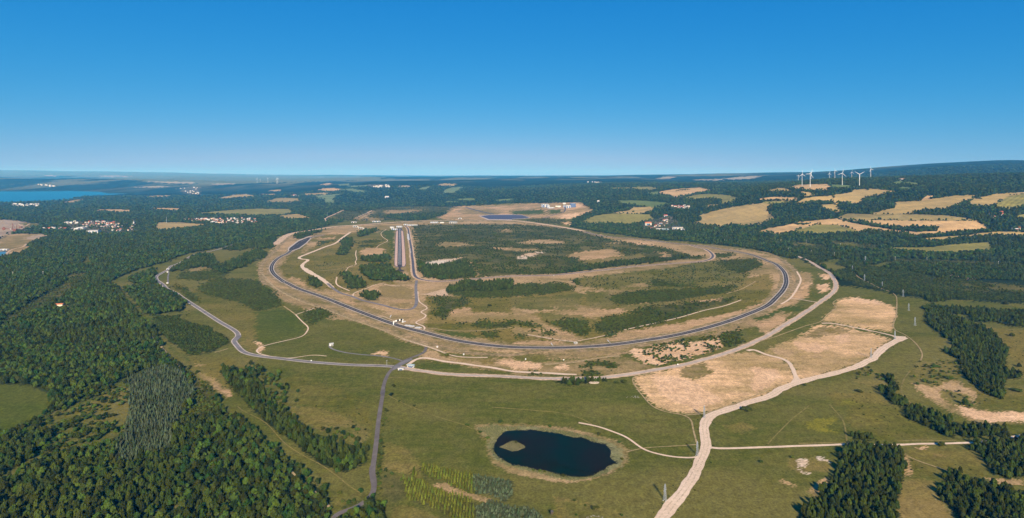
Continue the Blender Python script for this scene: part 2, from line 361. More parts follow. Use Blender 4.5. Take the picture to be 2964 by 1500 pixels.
# slopes outside the ring
A('slope', 'B3 1330,850 1390,790 1600,760 1900,740 2080,690 2100,740 2110,800 2000,845 1650,935 1500,970 1330,970 1310,900', 'bush on the bare sandy slope inside the perimeter road')
A('scrub', 'B3 2060,690 2300,620 2290,690 2350,735 2300,770 2170,790 2130,740', 'bush at the upper end of the scrubby slope outside the track')
A('scrub', 'B3 690,1000 810,950 970,945 1055,1000 1020,1020 880,975 800,1000', 'bush in the curved thicket beside the perimeter road'); A('scrub', 'B3 700,1040 850,1030 915,1072 740,1088', 'bush in the low thicket touching the perimeter road')
A('pines', 'B3 430,1130 620,1105 750,1095 970,1095 975,1130 880,1140 800,1165 580,1185', 'pine in the short row standing along the south side of the perimeter road')
A('scrub', 'B3 150,1050 240,1040 300,1080 170,1085', 'bush in the clump between the pale path and the perimeter road')
A('meadow', 'B3 2420,510 2576,470 B4 200,380 330,370 350,420 150,440 0,510 B3 2480,540'); A('tan', 'B3 2440,560 2576,540 B4 100,480 250,450 150,560 0,660 B3 2500,640 2480,600')
A('sand', 'B4 500,180 620,160 630,230 520,250'); A('sand', 'B4 530,60 640,70 620,110 550,120'); A('tan', 'B4 320,100 440,160 380,300 250,330 220,260'); A('sand', 'B4 330,180 440,150 420,200 340,230')
A('tan', 'B4 120,370 230,310 330,330 200,380 60,420')
# sandy plots south-east
A('plot', 'B3 1215,1100 1400,1060 1650,1000 1900,950 2100,890 2400,850 2500,880 B4 120,910 200,960 250,1050 270,1150 130,1210 0,1270 C4 -100,80 C3 2300,140 2100,200 1950,240 1800,250 1650,240 1480,200 1400,140 1330,60 1270,0')
A('plot', 'B4 -100,880 60,790 300,700 520,570 700,580 1000,650 1230,720 1130,820 1000,910 700,1050 400,1120 290,1120 260,1000 200,930')
A('plot', 'B4 540,540 690,390 660,350 800,300 950,310 1200,360 1290,400 1280,500 1250,580 1260,640 1000,620 700,560')
A('sand', 'B3 1400,1080 1700,1090 1900,1180 2100,1304 C3 2150,30 2100,130 1850,200 1650,150 1500,60 1450,0'); A('dry', 'B3 1700,1010 1950,950 2050,1050 1850,1130 1700,1080'); A('sand', 'B4 250,740 500,750 620,800 500,860 330,820'); A('sand', 'B4 680,680 820,650 830,740 700,760')
A('sand', 'B4 780,320 900,300 1180,350 1120,370 900,350'); A('sand', 'B4 -160,1000 100,1020 110,1110 -40,1220 -160,1250'); A('dry', 'B4 20,790 280,830 240,900 60,870'); A('dry', 'B4 330,690 560,590 750,600 820,640 600,660 500,720')
A('ochre', 'B4 560,620 620,615 720,640 650,655')
# woods east and south-east
A('darkwood', 'A4 0,960 200,1000 310,1035 200,1035 60,1000'); A('young', 'A4 230,980 450,1000 640,1020 640,1050 480,1090 310,1020')
A('grass', 'A4 480,1090 700,1040 770,1050 690,1100 800,1130 660,1190 560,1110'); A('young', 'A4 680,1090 780,1040 980,1060 970,1100 860,1140 700,1110'); A('grass', 'A4 1000,1120 1150,1080 1300,1070 1200,1110')
A('young', 'B4 660,70 720,20 840,0 900,80 1230,220 1200,245 900,170'); A('young', 'B4 880,-20 1150,-40 1700,100 1750,160 2100,250 2576,260 2576,340 2050,320 1500,285 1250,235 1000,130')
A('lowscrub', 'B4 1400,110 1700,100 2576,180 2576,250 2000,240 1500,170'); A('darkwood', 'A4 1160,1130 1300,1080 1700,1110 2576,1110 2900,1120 2900,1250 2576,1260 1900,1240 1700,1200 1300,1160')
A('lowscrub', 'A4 660,860 1100,900 1120,950 1050,960 800,930 640,900'); A('grass', 'A4 700,880 850,880 900,905 760,915'); A('lowscrub', 'A4 250,870 560,900 640,960 480,960 250,920'); A('grass', 'A4 320,880 470,890 450,915 340,905'); A('lowscrub', 'A4 1300,1035 1700,1050 2576,1080 2576,1110 1700,1100 1200,1080'); A('grass', 'B4 860,40 930,110 1000,140 1100,190 1230,240 1190,240 1000,160 880,90'); A('grass', 'A4 1000,1115 1250,1075 1300,1085 1120,1125')
A('sand', 'B4 1750,72 2050,95 2110,72 2080,110 1850,100')
A('pines', 'B4 1550,290 1620,285 1830,280 1830,330 1620,345', 'tree in the small clump at the edge of the eastern forest'); A('sparse', 'B4 1900,330 2050,320 2060,345 1920,350')
A('pines', 'B4 1550,410 1620,385 1800,400 2150,420 2576,445 3100,480 3100,640 2576,590 2420,590 2300,545 2150,545 2050,540 2020,480 1880,460 1600,450', 'pine in the long belt lying parallel to the edge of the eastern forest')
A('pines', 'B4 1600,455 1800,465 2000,545 2150,610 2270,650 2300,720 2420,820 2390,890 2400,1030 2560,1080 2540,1120 2390,1130 2370,1200 2365,1304 C4 2360,100 2250,80 B4 2080,1200 2010,1120 1950,980 1900,900 1800,860 1780,830 1900,800 1800,700 1650,600 1600,560', 'pine in the broad dark belt that bends down beside the dry meadow')
A('dry', 'B4 1480,1160 1600,1050 1800,1000 1900,1150 2100,1250 C4 2100,200 2576,230 2900,240 2900,330 2300,370 2050,330 1850,230 1700,150 1500,20'); A('sand', 'C4 1850,130 2100,220 2576,230 2800,240 2800,320 2576,330 2200,330 1980,270'); A('sparse', 'B4 1500,930 1850,960 1950,1100 1700,1200 1450,1160'); A('sparse', 'C4 1750,0 2050,80 2100,200 1850,160 1750,80')
A('pines', 'C4 1100,0 1180,-10 1240,10 1310,100 1410,130 1390,195 1240,155 1160,60', 'pine in the narrow clump on the slope above the dirt road'); A('pines', 'C4 1350,200 1500,195 1700,270 1850,330 1935,420 1870,492 1700,445 1540,350 1400,290', 'pine in the oblong grove beside the dirt road')
A('pines', 'C4 1940,410 2000,375 2200,370 2410,400 2390,450 2100,492 1990,500', 'pine in the small grove in the angle of the dirt road'); A('sparse', 'B4 1020,1000 1150,1080 1300,1100 1280,1230 1130,1220 850,1150 880,1050'); A('pines', 'B4 1170,1110 1270,1090 1310,1230 1240,1245', 'pine in the pair of clumps above the slope')
A('yellow', 'C4 380,340 480,290 690,290 680,340 560,380 700,450 480,430'); A('yellow', 'C4 720,110 820,100 900,150 760,170')
A('pines', 'C4 770,560 1000,555 1180,560 1330,590 1385,750 1370,900 1310,1050 1270,1180 1350,1304 1350,1800 200,1800 310,1304 450,1150 600,950 680,800 760,650', 'pine in the big square plantation south of the dirt road')
A('pines', 'C4 2000,550 2250,500 2576,490 3100,470 3100,900 2576,885 2420,905 2250,850 2180,690 2050,610', 'pine in the wood south of the dirt road at the photo edge')
A('pines', 'C4 1800,860 1950,850 2030,930 2200,960 2400,1030 2576,1080 3100,1200 3100,1800 2200,1600 1900,1304 1800,1180 1700,1080', 'pine in the corner wood beside the tan clearing')
A('pines', 'C4 840,475 1050,478 1050,518 840,515', 'pine in the tiny clump north of the dirt road')
A('soft', 'C4 230,700 520,690 600,760 640,830 450,840 330,860 200,780'); A('chalk', 'C4 325,700 405,705 395,775 345,815 322,770'); A('chalk', 'C4 310,815 420,850 395,875 320,838'); A('chalk', 'C4 480,690 560,710 640,745 600,745 500,715'); A('tan', 'C4 110,900 180,930 290,970 250,985 130,945'); A('tan', 'C4 390,1020 450,990 560,900 620,960 560,1020 450,1080')
A('tan', 'C4 1380,640 1450,880 1400,880 1360,700'); A('soft', 'C4 1350,950 1480,900 1680,930 1700,1080 1850,1304 1900,1500 1400,1500 1300,1200 1300,1080'); A('soft', 'C4 1660,650 1800,670 1820,700 1670,690'); A('tan', 'C4 2180,900 2576,910 2576,970 2300,940'); A('sand', 'C4 1500,590 1600,585 1570,615 1510,615')
A('soft', 'C3 2100,380 2300,340 2460,410 2280,460')
# pond surroundings
A('dry', 'C2 2200,380 2400,350 2576,360 C3 300,370 600,400 900,470 1100,540 1170,620 1140,740 1000,850 800,930 500,940 200,900 0,850 C2 2500,830 2350,720 2340,560')
A('reed', 'C2 2230,400 2400,370 2576,385 C3 200,385 450,420 620,440 850,500 1000,550 1090,620 1120,720 1000,830 850,900 620,925 400,890 200,830 0,790 C2 2540,790 2400,700 2350,600 2350,480')
# plantations at the bottom
A('soft', 'C2 1290,540 1480,570 1640,730 1640,900 1500,850 1280,820'); A('grass', 'C3 0,960 400,1010 430,1304 0,1304 C2 2300,1400 2200,1100 2400,900')
A('lowscrub', 'C2 1290,850 1480,900 1500,1090 1400,1150 1290,1090'); A('soft', 'C3 430,1080 900,1200 900,1500 440,1500'); A('sparse', 'C3 500,1130 1100,1230 1150,1304 600,1304', 'bush in the rough grass south of the pond')
A('larch', 'C2 1640,770 1790,765 2180,870 2180,1060 2080,1065 1950,990 1880,930 1700,880', 'yellow-green sapling in the strip above the tan plantation track'); A('larch', 'C2 1540,820 1600,820 1600,900 1540,890', 'yellow-green sapling in the detached clump at the plantation corner'); A('larch', 'C2 1460,900 1640,915 1760,990 2000,1050 2190,1140 2200,1304 2200,1500 1980,1350 1850,1220 1530,1110', 'yellow-green sapling in the big block below the tan plantation track')
A('nursery', 'C2 2180,870 2400,900 2576,935 C3 0,980 0,1120 C2 2480,1150 2380,1080 2300,1060 2190,1060', 'young dark conifer in the block between saplings and pond'); A('nursery', 'C3 0,1200 130,1185 250,1240 300,1304 380,1500 C2 2200,1500 2210,1200 2350,1130', 'young dark conifer in the lower block beside the saplings')
A('tan', 'C2 1740,970 1900,960 2100,1050 2350,1120 2300,1150 2150,1110 1900,1040'); A('soft', 'C2 1380,1180 1500,1160 1750,1250 1850,1304 1900,1500 1300,1500')
# west: big wood and its clearings
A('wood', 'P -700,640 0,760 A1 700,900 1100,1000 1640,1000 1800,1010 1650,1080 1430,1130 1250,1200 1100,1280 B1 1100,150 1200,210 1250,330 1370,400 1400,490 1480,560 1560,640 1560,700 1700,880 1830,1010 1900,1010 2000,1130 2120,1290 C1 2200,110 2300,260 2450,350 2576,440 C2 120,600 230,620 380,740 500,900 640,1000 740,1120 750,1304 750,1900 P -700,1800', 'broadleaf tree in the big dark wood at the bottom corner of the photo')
A('wood', 'B1 1290,110 1560,10 1600,160 1430,175 1310,150'); A('wood', 'B1 1220,195 1430,180 1560,180 1660,215 1880,330 1800,370 1600,480 1480,480 1430,430 1330,310'); A('wood', 'B1 1440,380 1880,345 1800,440 1560,480 1440,465')
A('grass', 'B1 1130,140 1240,95 1290,150 1430,178 1240,205 1130,190'); A('grass', 'A1 820,1090 880,1000 910,1080 850,1110'); A('grass', 'A1 650,1230 770,1170 780,1220 700,1250'); A('tan', 'A1 840,855 910,845 900,865 850,865'); A('tan', 'A1 390,1195 500,1185 490,1210 410,1210')
A('dry', 'B1 540,390 560,375 620,370 720,400 600,415 540,420'); A('glade', 'B1 0,560 160,520 300,470 330,430 200,500 0,620'); A('lowscrub', 'B1 0,540 300,350 600,180 760,60 900,40 760,180 600,330 330,450 100,560 0,600'); A('tan', 'B1 660,780 720,780 720,800 670,800')
A('meadow', 'P -700,1100 -200,1105 B1 0,1168 100,1180 320,1200 480,1262 500,1304 C1 530,200 470,235 280,380 200,430 0,462 P -200,1290 -700,1350')
A('meadow', 'B1 1590,1000 1580,1015 1430,1080 1300,1140 1270,1200 1000,1330 C1 900,140 720,210 700,195 860,120 B1 1000,1300 1250,1130 1400,1055')
A('glade', 'C1 500,240 720,205 900,140 1170,0 1310,-30 1310,180 1290,330 1200,560 1130,610 950,600 560,650 200,850 0,960 0,880 300,700 560,480 350,390', 'tree in the half-open glade beside the blue-grey spruce stand')
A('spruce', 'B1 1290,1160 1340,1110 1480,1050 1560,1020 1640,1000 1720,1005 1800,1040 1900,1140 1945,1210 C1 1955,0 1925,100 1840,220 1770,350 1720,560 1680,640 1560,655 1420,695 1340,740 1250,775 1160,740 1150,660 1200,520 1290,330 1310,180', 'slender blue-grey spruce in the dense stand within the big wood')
A('pines', 'C1 1100,850 1300,740 1700,700 1850,900 1700,1200 1200,1304 950,1200', 'brownish conifer in the patch below the spruce stand')
A('glade', 'C1 1500,1290 1640,1200 1800,1150 1820,1230 1650,1304')
A('scrub', 'C1 1970,0 2080,0 2200,180 2350,330 2200,290 1990,300 1880,280 1940,180', 'bush beside the shaded edge of the spruce stand'); A('lowscrub', 'B1 1820,1010 1900,1010 2080,1200 2200,1304 2080,1304 1960,1230 1930,1150')
A('young', 'B1 1540,490 1800,480 1810,520 1900,550 2100,600 2170,660 2250,690 2300,770 2100,850 1930,882 1790,790 1700,740 1560,600', 'young conifer'); A('sparse', 'B1 1880,330 1990,400 1880,480 1810,470')
A('scrub', 'B1 1990,190 2200,100 2576,130 B2 0,120 60,180 180,250 250,385 100,422 0,425 B1 2400,340 2200,300 2030,250'); A('scrub', 'B1 1730,190 1850,180 1930,270 2000,330 1950,345 1860,260'); A('scrub', 'A1 1800,1180 1900,1165 2200,1160 2300,1210 2000,1260 1800,1245')
A('darkwood', 'A1 1700,1170 1860,1060 2000,1000 2060,985 2130,1010 2200,1090 2160,1140 1950,1130 1800,1160'); A('darkwood', 'A1 2150,1140 2420,1020 2576,950 2576,1040 2480,1110 2250,1190'); A('darkwood', 'A1 2230,945 2420,890 2576,860 2576,920 2380,960')
A('tan', 'A1 1870,1170 2000,1120 2120,1125 2000,1165'); A('darkwood', 'A2 0,870 150,835 190,870 185,930 60,942 0,930'); A('darkwood', 'A2 0,960 60,960 100,1000 60,1050 0,1040')
A('scrub', 'B2 500,440 650,405 795,480 650,520 540,585 505,540'); A('meadow', 'B2 60,610 150,590 350,700 260,720'); A('meadow', 'B2 0,440 300,420 390,480 500,600 460,680 200,730 0,760'); A('grass', 'B2 820,520 1000,540 1300,650 1440,720 1420,800 1100,870 800,820 780,740 560,640')
A('soft', 'B1 2390,740 2520,720 2576,760 2576,850 2480,820'); A('sand', 'B2 0,740 80,790 60,840 0,850'); A('tan', 'B1 1950,985 2060,960 2060,990'); A('tan', 'B1 1980,1030 2100,1100 2300,1240 2350,1304 2280,1304 2050,1120'); A('drybush', 'B1 2300,890 2576,900 2576,1060 2450,1010')
A('meadow', 'B1 1230,210 1300,310 1340,370 1430,440 1430,490 1540,490 1560,700 1690,760 1930,940 1900,945 1700,800 1530,620 1480,560 1400,480 1250,330')
A('wood', 'B1 2200,1040 2300,1020 2576,1060 B2 200,1080 290,1150 130,1170 0,1100', 'tree in the dark clump west of the paved lane'); A('darkwood', 'V 555,940 620,930 690,945 660,975 700,1025 760,1080 800,1108 850,1112 925,1138 915,1165 865,1190 790,1160 740,1110 680,1075 620,1015 575,965', 'tree in the long dark belt running down towards the paved lane')
A('glade', 'B2 0,980 250,1090 290,1160 460,1250 450,1304 C2 400,190 250,170 100,20 0,-60'); A('drybush', 'C2 400,180 620,200 880,270 1000,350 1140,420 1150,480 980,580 880,600 700,440 560,380 420,320', 'bush scattered on the dry slope above the long dark belt'); A('soft', 'C2 300,180 600,190 900,290 960,340 650,400 500,370 350,270')
A('glade', 'C2 680,420 850,380 1000,400 980,560 870,600 760,520', 'tree in the thicket on the dry slope above the long belt')
A('wood', 'C2 1060,1180 1190,1100 1280,1200 1290,1304 1290,1500 800,1500 810,1304 870,1260 960,1270 1050,1250', 'tree in the wood below the bend of the paved lane'); A('scrub', 'C2 850,1190 880,1150 1070,1120 1060,1150 930,1210', 'bush on the inside of the paved lane bend')
A('scrub', 'C2 1265,170 1300,170 1300,380 1265,380', 'bush in the hedge row along the paved lane, upper section'); A('scrub', 'C2 1225,560 1265,400 1275,560 1255,760 1250,1000 1260,1080 1215,1060 1210,850', 'bush in the hedge row along the paved lane, lower section'); A('sparse', 'C2 740,1000 900,990 1060,1060 1000,1120 800,1180 750,1120', 'bush in the meadow enclosed by the lane bend')
# mine and villages in the west
A('mine', 'P -700,630 A1 0,645 120,650 300,680 410,685 400,710 300,730 200,760 60,800 0,830 P -700,720'); A('grass', 'A1 170,680 410,685 400,715 290,720'); A('dry', 'P -700,720 A1 0,840 60,800 200,790 430,790 490,820 400,845 260,900 310,935 200,985 0,1025 P -700,790'); A('mine', 'A1 240,835 300,815 430,792 490,820 340,848')
A('chalk', 'A1 0,1005 60,990 110,960 100,985 40,1012 0,1018')
A('village', 'A1 620,675 800,660 1200,665 1210,720 1400,720 1400,780 1000,790 850,760 700,755 420,745 420,730 700,725'); A('village', 'A1 1840,640 2000,632 2576,630 2576,685 2200,700 2050,665'); A('village', 'A1 80,500 200,490 400,490 380,515 200,520'); A('village', 'A1 1780,330 2000,318 2000,400 1880,390'); A('village', 'A2 1080,300 1180,290 1340,295 1340,325 1180,325'); A('village', 'A3 1590,500 1790,510 1790,545 1600,530'); A('village', 'A3 1300,680 1500,620 1600,600 1700,700 1720,760 1450,755 1300,740')
A('dry', 'A1 640,468 830,435 820,460 700,485'); A('dry', 'A1 1290,655 1390,638 1405,648 1310,662')
# fields' own ground (their crops are sheets laid over this) are listed in FIELDS
# ------------------------------------------------------------------ fields: (crop, label, outline)
CROPS = {'straw': (.32, .235, .088), 'pink': (.41, .275, .125), 'olive': (.20, .18, .045), 'green': (.115, .15, .045), 'brown': (.24, .19, .07), 'teal': (.13, .17, .075), 'pale': (.30, .26, .17)}
FIELDS = []
def FD(crop, label, s, furrow=0.0): FIELDS.append((crop, label, tr(s), furrow))
FD('pink', 'pinkish stubble field sloping below the long hedgerow on the hillside', 'A4 -100,775 0,735 180,708 260,682 420,660 690,637 760,655 900,690 1100,725 1280,752 1500,772 1700,765 1720,730 1700,712 1500,712 1360,724 1100,690 900,660 760,652 1100,655 1700,662 2090,662 2180,710 2210,742 2050,762 1800,778 1620,802 1480,805 1400,778 1200,762 1000,745 955,770 700,700 480,692 400,720 240,770 140,792 0,775')
FD('olive', 'olive meadow strip enclosed by the pink stubble on the hillside', 'A4 250,770 410,718 480,697 690,702 860,750 950,772 800,775 500,788 330,786')
FD('brown', 'brownish upper field above the long hedgerow', 'A4 700,632 800,585 1030,594 1450,597 1750,602 2000,632 2085,655 1700,656 1100,650 780,648')
FD('straw', 'straw coloured field reaching up to the ridge forest', 'A4 1035,590 1270,530 1295,470 1535,462 1640,432 1720,432 1900,407 2090,402 2040,442 1900,490 1800,538 1600,545 1460,572 1445,592')
FD('pink', 'small pink field corner pushed into the ridge forest', 'A4 1535,460 1580,420 1650,402 1670,440 1640,455')
FD('straw', 'straw field on the hill shoulder above the wooded farm', 'A4 2030,480 2050,455 2120,428 2300,390 2576,372 3300,350 3300,372 2576,390 2440,405 2360,440 2290,500 2150,512 2030,495')
FD('olive', 'contour ploughed olive field on the hill shoulder', 'A4 2300,500 2370,440 2450,406 2576,392 3300,374 3300,560 2576,508 2420,540 2330,532', 1.0)
FD('straw', 'rolling straw field under the wind turbine hill', 'A4 560,422 660,402 850,372 870,350 960,340 1040,335 1285,362 1200,375 1060,402 960,432 915,478 850,482 800,462 720,465 690,490 650,480 670,436')
FD('straw', 'small straw meadow between the copses below the turbine hill', 'A4 520,505 620,494 690,500 700,545 760,552 690,568 600,540')
FD('straw', 'straw field curling round the copses below the turbine hill', 'A4 300,468 380,430 540,412 640,432 660,440 620,465 560,455 400,460 340,495')
FD('pink', 'pinkish field with three wind turbines standing on it', 'A4 230,322 300,296 480,291 600,290 630,322 590,348 430,350 260,332')
FD('green', 'green field with wind turbines at its upper edge', 'A4 630,292 800,302 930,318 840,325 700,332 650,325')
FD('straw', 'small straw field before the turbine hill', 'A4 0,352 120,327 165,330 200,345 240,358 20,360'); FD('straw', 'thin straw strip behind the copse before the turbine hill', 'A4 300,362 380,372 455,385 440,412 370,405 360,385')
FD('pink', 'pink stubble field at the foot of the turbine hill', 'A3 2500,435 2576,425 A4 60,420 310,430 240,455 100,448 0,450 A3 2480,450'); FD('olive', 'olive strip at the foot of the turbine hill', 'A4 -60,470 100,462 230,470 60,482 0,492 -60,490')
FD('straw', 'long straw strip under the hedge on the lower slope', 'A4 1545,838 1700,825 2000,805 2150,782 2320,768 2576,778 3300,760 3300,820 2576,806 2200,803 1900,828 1710,862 1590,850')
FD('olive', 'olive field enclosed by woods at the foot of the slope', 'A4 1110,948 1300,928 1650,926 1800,902 2230,876 2250,930 2240,965 2000,978 1850,988 1700,988 1480,972 1200,948')
FD('olive', 'rounded olive field above the village road', 'A3 710,672 760,642 850,604 1010,588 1390,594 1425,640 1330,662 1200,692 900,682 780,687', .6)
FD('straw', 'straw field behind the rounded olive field', 'A3 1010,580 1180,556 1225,525 1400,518 1430,545 1330,582 1190,586')
FD('straw', 'large straw field with a green band beside the valley wood', 'A3 1820,682 1900,655 1912,640 1870,612 2060,555 2150,535 2400,497 2576,475 A4 0,575 65,640 0,655 A3 2480,692 2330,702 2200,692 2100,717 1960,697')
FD('green', 'green meadow between the woods above the valley', 'A3 1040,455 1350,458 1580,480 1540,500 1450,525 1330,510 1200,490 1130,490')
FD('pink', 'pinkish hill field below the forested skyline', 'A3 1480,385 1500,365 1600,345 1900,325 1990,350 1880,372 1760,402 1640,425 1560,400')
FD('green', 'green end of the pinkish hill field', 'A3 1340,376 1480,367 1490,385 1440,402'); FD('olive', 'distant olive field at the foot of the forested skyline', 'A3 1190,325 1380,315 1460,335 1400,350 1250,345')
FD('olive', 'olive hillside field between copses', 'A3 1740,432 1820,402 1980,387 2170,402 2280,430 2200,475 2120,490 2100,442 1960,430 1860,442'); FD('straw', 'narrow straw field along the valley wood', 'A3 1925,510 2000,497 2110,490 2070,503 1950,517')
FD('olive', 'wide olive field in the western forest', 'A1 2000,580 2200,562 2400,545 2576,540 A2 330,540 380,578 250,600 0,606 A1 2350,598 2050,587'); FD('straw', 'straw field joined to the wide olive field', 'A2 230,610 400,588 545,628 500,637 290,642')
FD('straw', 'oval straw field between the two western villages', 'A1 1567,700 1600,676 1800,676 2040,692 2050,712 1930,725 1780,735 1700,755 1570,748')
FD('pink', 'bare pinkish field in the distant western forest', 'A1 870,555 1100,545 1330,550 1290,572 1080,568 950,562'); FD('pink', 'smaller bare pinkish field in the distant western forest', 'A1 1500,540 1560,530 1820,535 1790,555 1600,550')
FD('brown', 'brownish oval field on the hazy middle hills', 'A2 90,470 190,435 300,428 420,435 435,455 330,472 180,472'); FD('teal', 'blue-green field on the hazy middle hills', 'A2 600,412 700,400 870,387 800,410 770,440 792,475 700,482 690,440 635,435')
FD('straw', 'straw strip on the hazy middle hills', 'A2 450,388 740,378 700,398 500,400'); FD('teal', 'blue-green field below the hilltop village', 'A2 855,345 950,337 1095,355 1085,374 980,368'); FD('pink', 'pale pink field below the hilltop village', 'A2 620,346 740,330 850,338 830,356 690,357')
FD('teal', 'tilted green field on the forested hills', 'A2 1880,388 1910,345 1960,325 2085,318 2040,347 1990,377'); FD('teal', 'pale green clearing on the forested hills', 'A2 1640,342 1680,320 1770,310 1700,346'); FD('straw', 'skyline straw field on the forested hills', 'A2 1820,302 1900,284 2000,290 1990,306')
FD('green', 'bright green clearing before the forested hills', 'A2 2030,440 2210,430 2200,452 2040,456'); FD('green', 'bright green clearing farther along the forested hills', 'A2 2400,452 2576,435 2560,457 2430,463'); FD('green', 'thin green clearing before the forested hills', 'A2 1910,462 2030,463 2020,474 1920,473')
FD('straw', 'small straw clearing on the hazy western hills', 'A2 130,358 245,346 225,362'); FD('straw', 'straw strip on the hazy western hills', 'A2 20,392 200,388 150,400'); FD('pale', 'pale field beside the hilltop village', 'A2 1450,306 1560,306 1540,322 1460,318'); FD('pink', 'pink clearing on the hazy hilltop', 'A2 660,292 740,280 755,290 690,300')
FD('teal', 'greenish hilltop field left of the hilltop village', 'A2 820,295 930,284 935,302 840,304'); FD('teal', 'green hilltop field beside the hilltop village houses', 'A2 950,308 1060,306 1120,296 1130,310 960,318')
FD('straw', 'pale straw clearing on the near side of the far lake', 'A1 1480,411 1700,403 1690,421 1500,421'); FD('straw', 'straw fields near the distant white village', 'A1 2180,437 2320,405 2480,390 2570,410 2400,427'); FD('pale', 'thin pale field on the plain beyond the lake', 'A1 2090,296 2200,285 2390,285 2300,293'); FD('pale', 'long thin pale field on the far plain', 'A1 1340,322 1560,312 1720,312 1560,324')
FD('pale', 'pale strip on the hazy far plain', 'A1 440,204 500,202 620,208 480,211'); FD('pale', 'hazy town field strip on the far plain', 'A1 980,206 1200,206 1300,214 1100,216'); FD('pale', 'second hazy strip on the far plain', 'A1 1500,265 2000,272 1900,282 1600,275')
FD('pale', 'pale roadside strip on the far blue ridge', 'A3 1440,235 1560,215 1660,220 1560,235'); FD('pale', 'pale village strip on the far blue ridge', 'A3 2130,235 2300,218 2540,208 2380,240 2200,242'); FD('pale', 'long pale strip on the far blue ridge', 'A3 1820,246 2120,240 2120,250 1840,250')
FD('green', 'small green hilltop pasture beside the ridge farm', 'A4 1240,285 1300,262 1360,258 1360,278 1290,292'); FD('green', 'green pasture in the ridge forest', 'A4 1370,280 1420,266 1540,288 1480,302'); FD('green', 'lower green pasture in the ridge forest', 'A4 1295,330 1360,318 1460,325 1450,340 1310,342')
FD('olive', 'olive field edge beyond the wooded farm', 'A4 2490,615 2576,592 3300,560 3300,640 2576,632'); FD('olive', 'thin olive strip at the far edge of the valley', 'A3 960,328 1180,326 1180,336 980,336')
# ------------------------------------------------------------------ raster of land cover in sight-line space (entry index per photo pixel)
RX0, RY0, RX1, RY1 = -700, 440, 3700, 1800
RAST = np.zeros((RY1 - RY0, RX1 - RX0), np.int16)
def paint(poly, val):
    xs = np.array([p[0] for p in poly]); ys = np.array([p[1] for p in poly])
    x0 = max(int(xs.min()) - RX0, 0); x1 = min(int(xs.max()) + 2 - RX0, RAST.shape[1])
    y0 = max(int(ys.min()) - RY0, 0); y1 = min(int(ys.max()) + 2 - RY0, RAST.shape[0])
    if x1 <= x0 or y1 <= y0: return
    gx = np.arange(x0, x1) + RX0 + .5
    n = len(poly)
    for r in range(y0, y1):
        y = r + RY0 + .5
        cr = []
        for k in range(n):
            ya, yb = ys[k], ys[(k + 1) % n]
            if (ya > y) != (yb > y):
                cr.append(xs[k] + (y - ya) / (yb - ya) * (xs[(k + 1) % n] - xs[k]))
        cr.sort()
        for k in range(0, len(cr) - 1, 2):
            a = int(math.ceil(cr[k] - RX0 - .5)); b = int(math.ceil(cr[k + 1] - RX0 - .5))
            RAST[r, max(a, 0):max(min(b, RAST.shape[1]), 0)] = val
for n, (cls, lab, poly) in enumerate(P): paint(poly, n)
FIELD_BASE = 1000
for n, (crop, lab, poly, fur) in enumerate(FIELDS): paint(poly, FIELD_BASE + n)
POND = tr('C3 0,422 200,415 380,440 470,450 600,490 720,495 830,545 940,562 990,620 1000,690 1038,740 950,800 850,860 790,890 620,890 500,870 330,830 150,792 0,768 C2 2540,758 2480,712 2410,665 2388,610 2395,560 2420,500 2470,450 2530,425')
ISLAND = tr('C2 2446,592 2490,570 2530,548 2576,528 C3 30,528 80,552 122,574 132,596 60,628 0,636 C2 2520,614')
LAKE = tr('A1 -2500,362 -400,364 0,365 350,365 700,360 1000,368 1090,385 1290,388 1100,401 950,406 800,420 680,446 560,456 400,462 150,471 0,473 -400,478 -2500,495')
MPOND = tr('A1 -400,965 0,970 40,968 72,972 60,992 0,1012 -400,1030')
for q in (POND, LAKE, MPOND): paint(q, 2000)
paint(ISLAND, 2001)

# roads, tracks: (name, material, width m, label, trace, category, lift step)
ROADS = []
def RD(name, mat, w, label, s, step=0, close=False): ROADS.append((name, mat, w, label, tr(s), step))
TRACK = 'A2 690,800 620,812 545,832 430,890 320,985 250,1020 195,1060 160,1110 155,1150 180,1195 232,1240 300,1285 B2 255,130 300,150 420,210 560,259 700,308 850,368 1000,428 1150,485 1300,540 1420,580 1560,620 1700,655 1850,695 2000,730 2200,764 2400,788 2576,802 B3 200,806 450,808 700,800 1000,778 1300,738 1600,690 1900,622 2150,550 2350,478 2576,378 B4 80,305 150,228 182,160 182,110 165,50 A4 80,1095 0,1065 A3 2500,1032 2400,998 2250,967 2080,942 1950,917 1800,902 1600,882 1400,857 1200,837 1000,822 850,802 740,772'
FARSTRIP = 'A2 200,900 240,860 300,812 400,778 500,764 650,740 800,716 1000,704 1200,689 1400,674 1700,660 2000,654 2300,654 2576,657 A3 100,665 300,692 500,722 740,766'
RD('graded_strip', 'sandroad', 46, 'wide graded strip of pale sand along the far side of the ring', FARSTRIP, 0)
RD('track_verge', 'verge', 44, 'dry tan verge along both sides of the oval test track', TRACK, 0)
RD('track_shoulder', 'concrete', 20.5, 'pale concrete shoulders of the oval test track', TRACK, 1)
RD('test_track', 'asphalt', 14, 'dark asphalt test track curving in a large oval', TRACK, 2)
RD('track_line', 'paint', .8, 'pale line down the middle of the test track', TRACK, 3)
RD('embankment_track', 'verge', 20, 'tan track on the embankment outside the oval', 'A2 400,785 300,850 200,950 120,1030 60,1100 45,1160 60,1230 90,1290 B2 130,170 300,262 500,345 640,390 800,445 1000,520 1200,585 1400,645 1600,720 1800,790 2100,850 2576,880 B3 300,830 700,835 1000,810 1400,765 1800,675 2200,570 2576,430 B4 150,300 250,220 310,150 300,80 240,0 A4 100,1030 0,985 A3 2400,955 2000,900', 0)
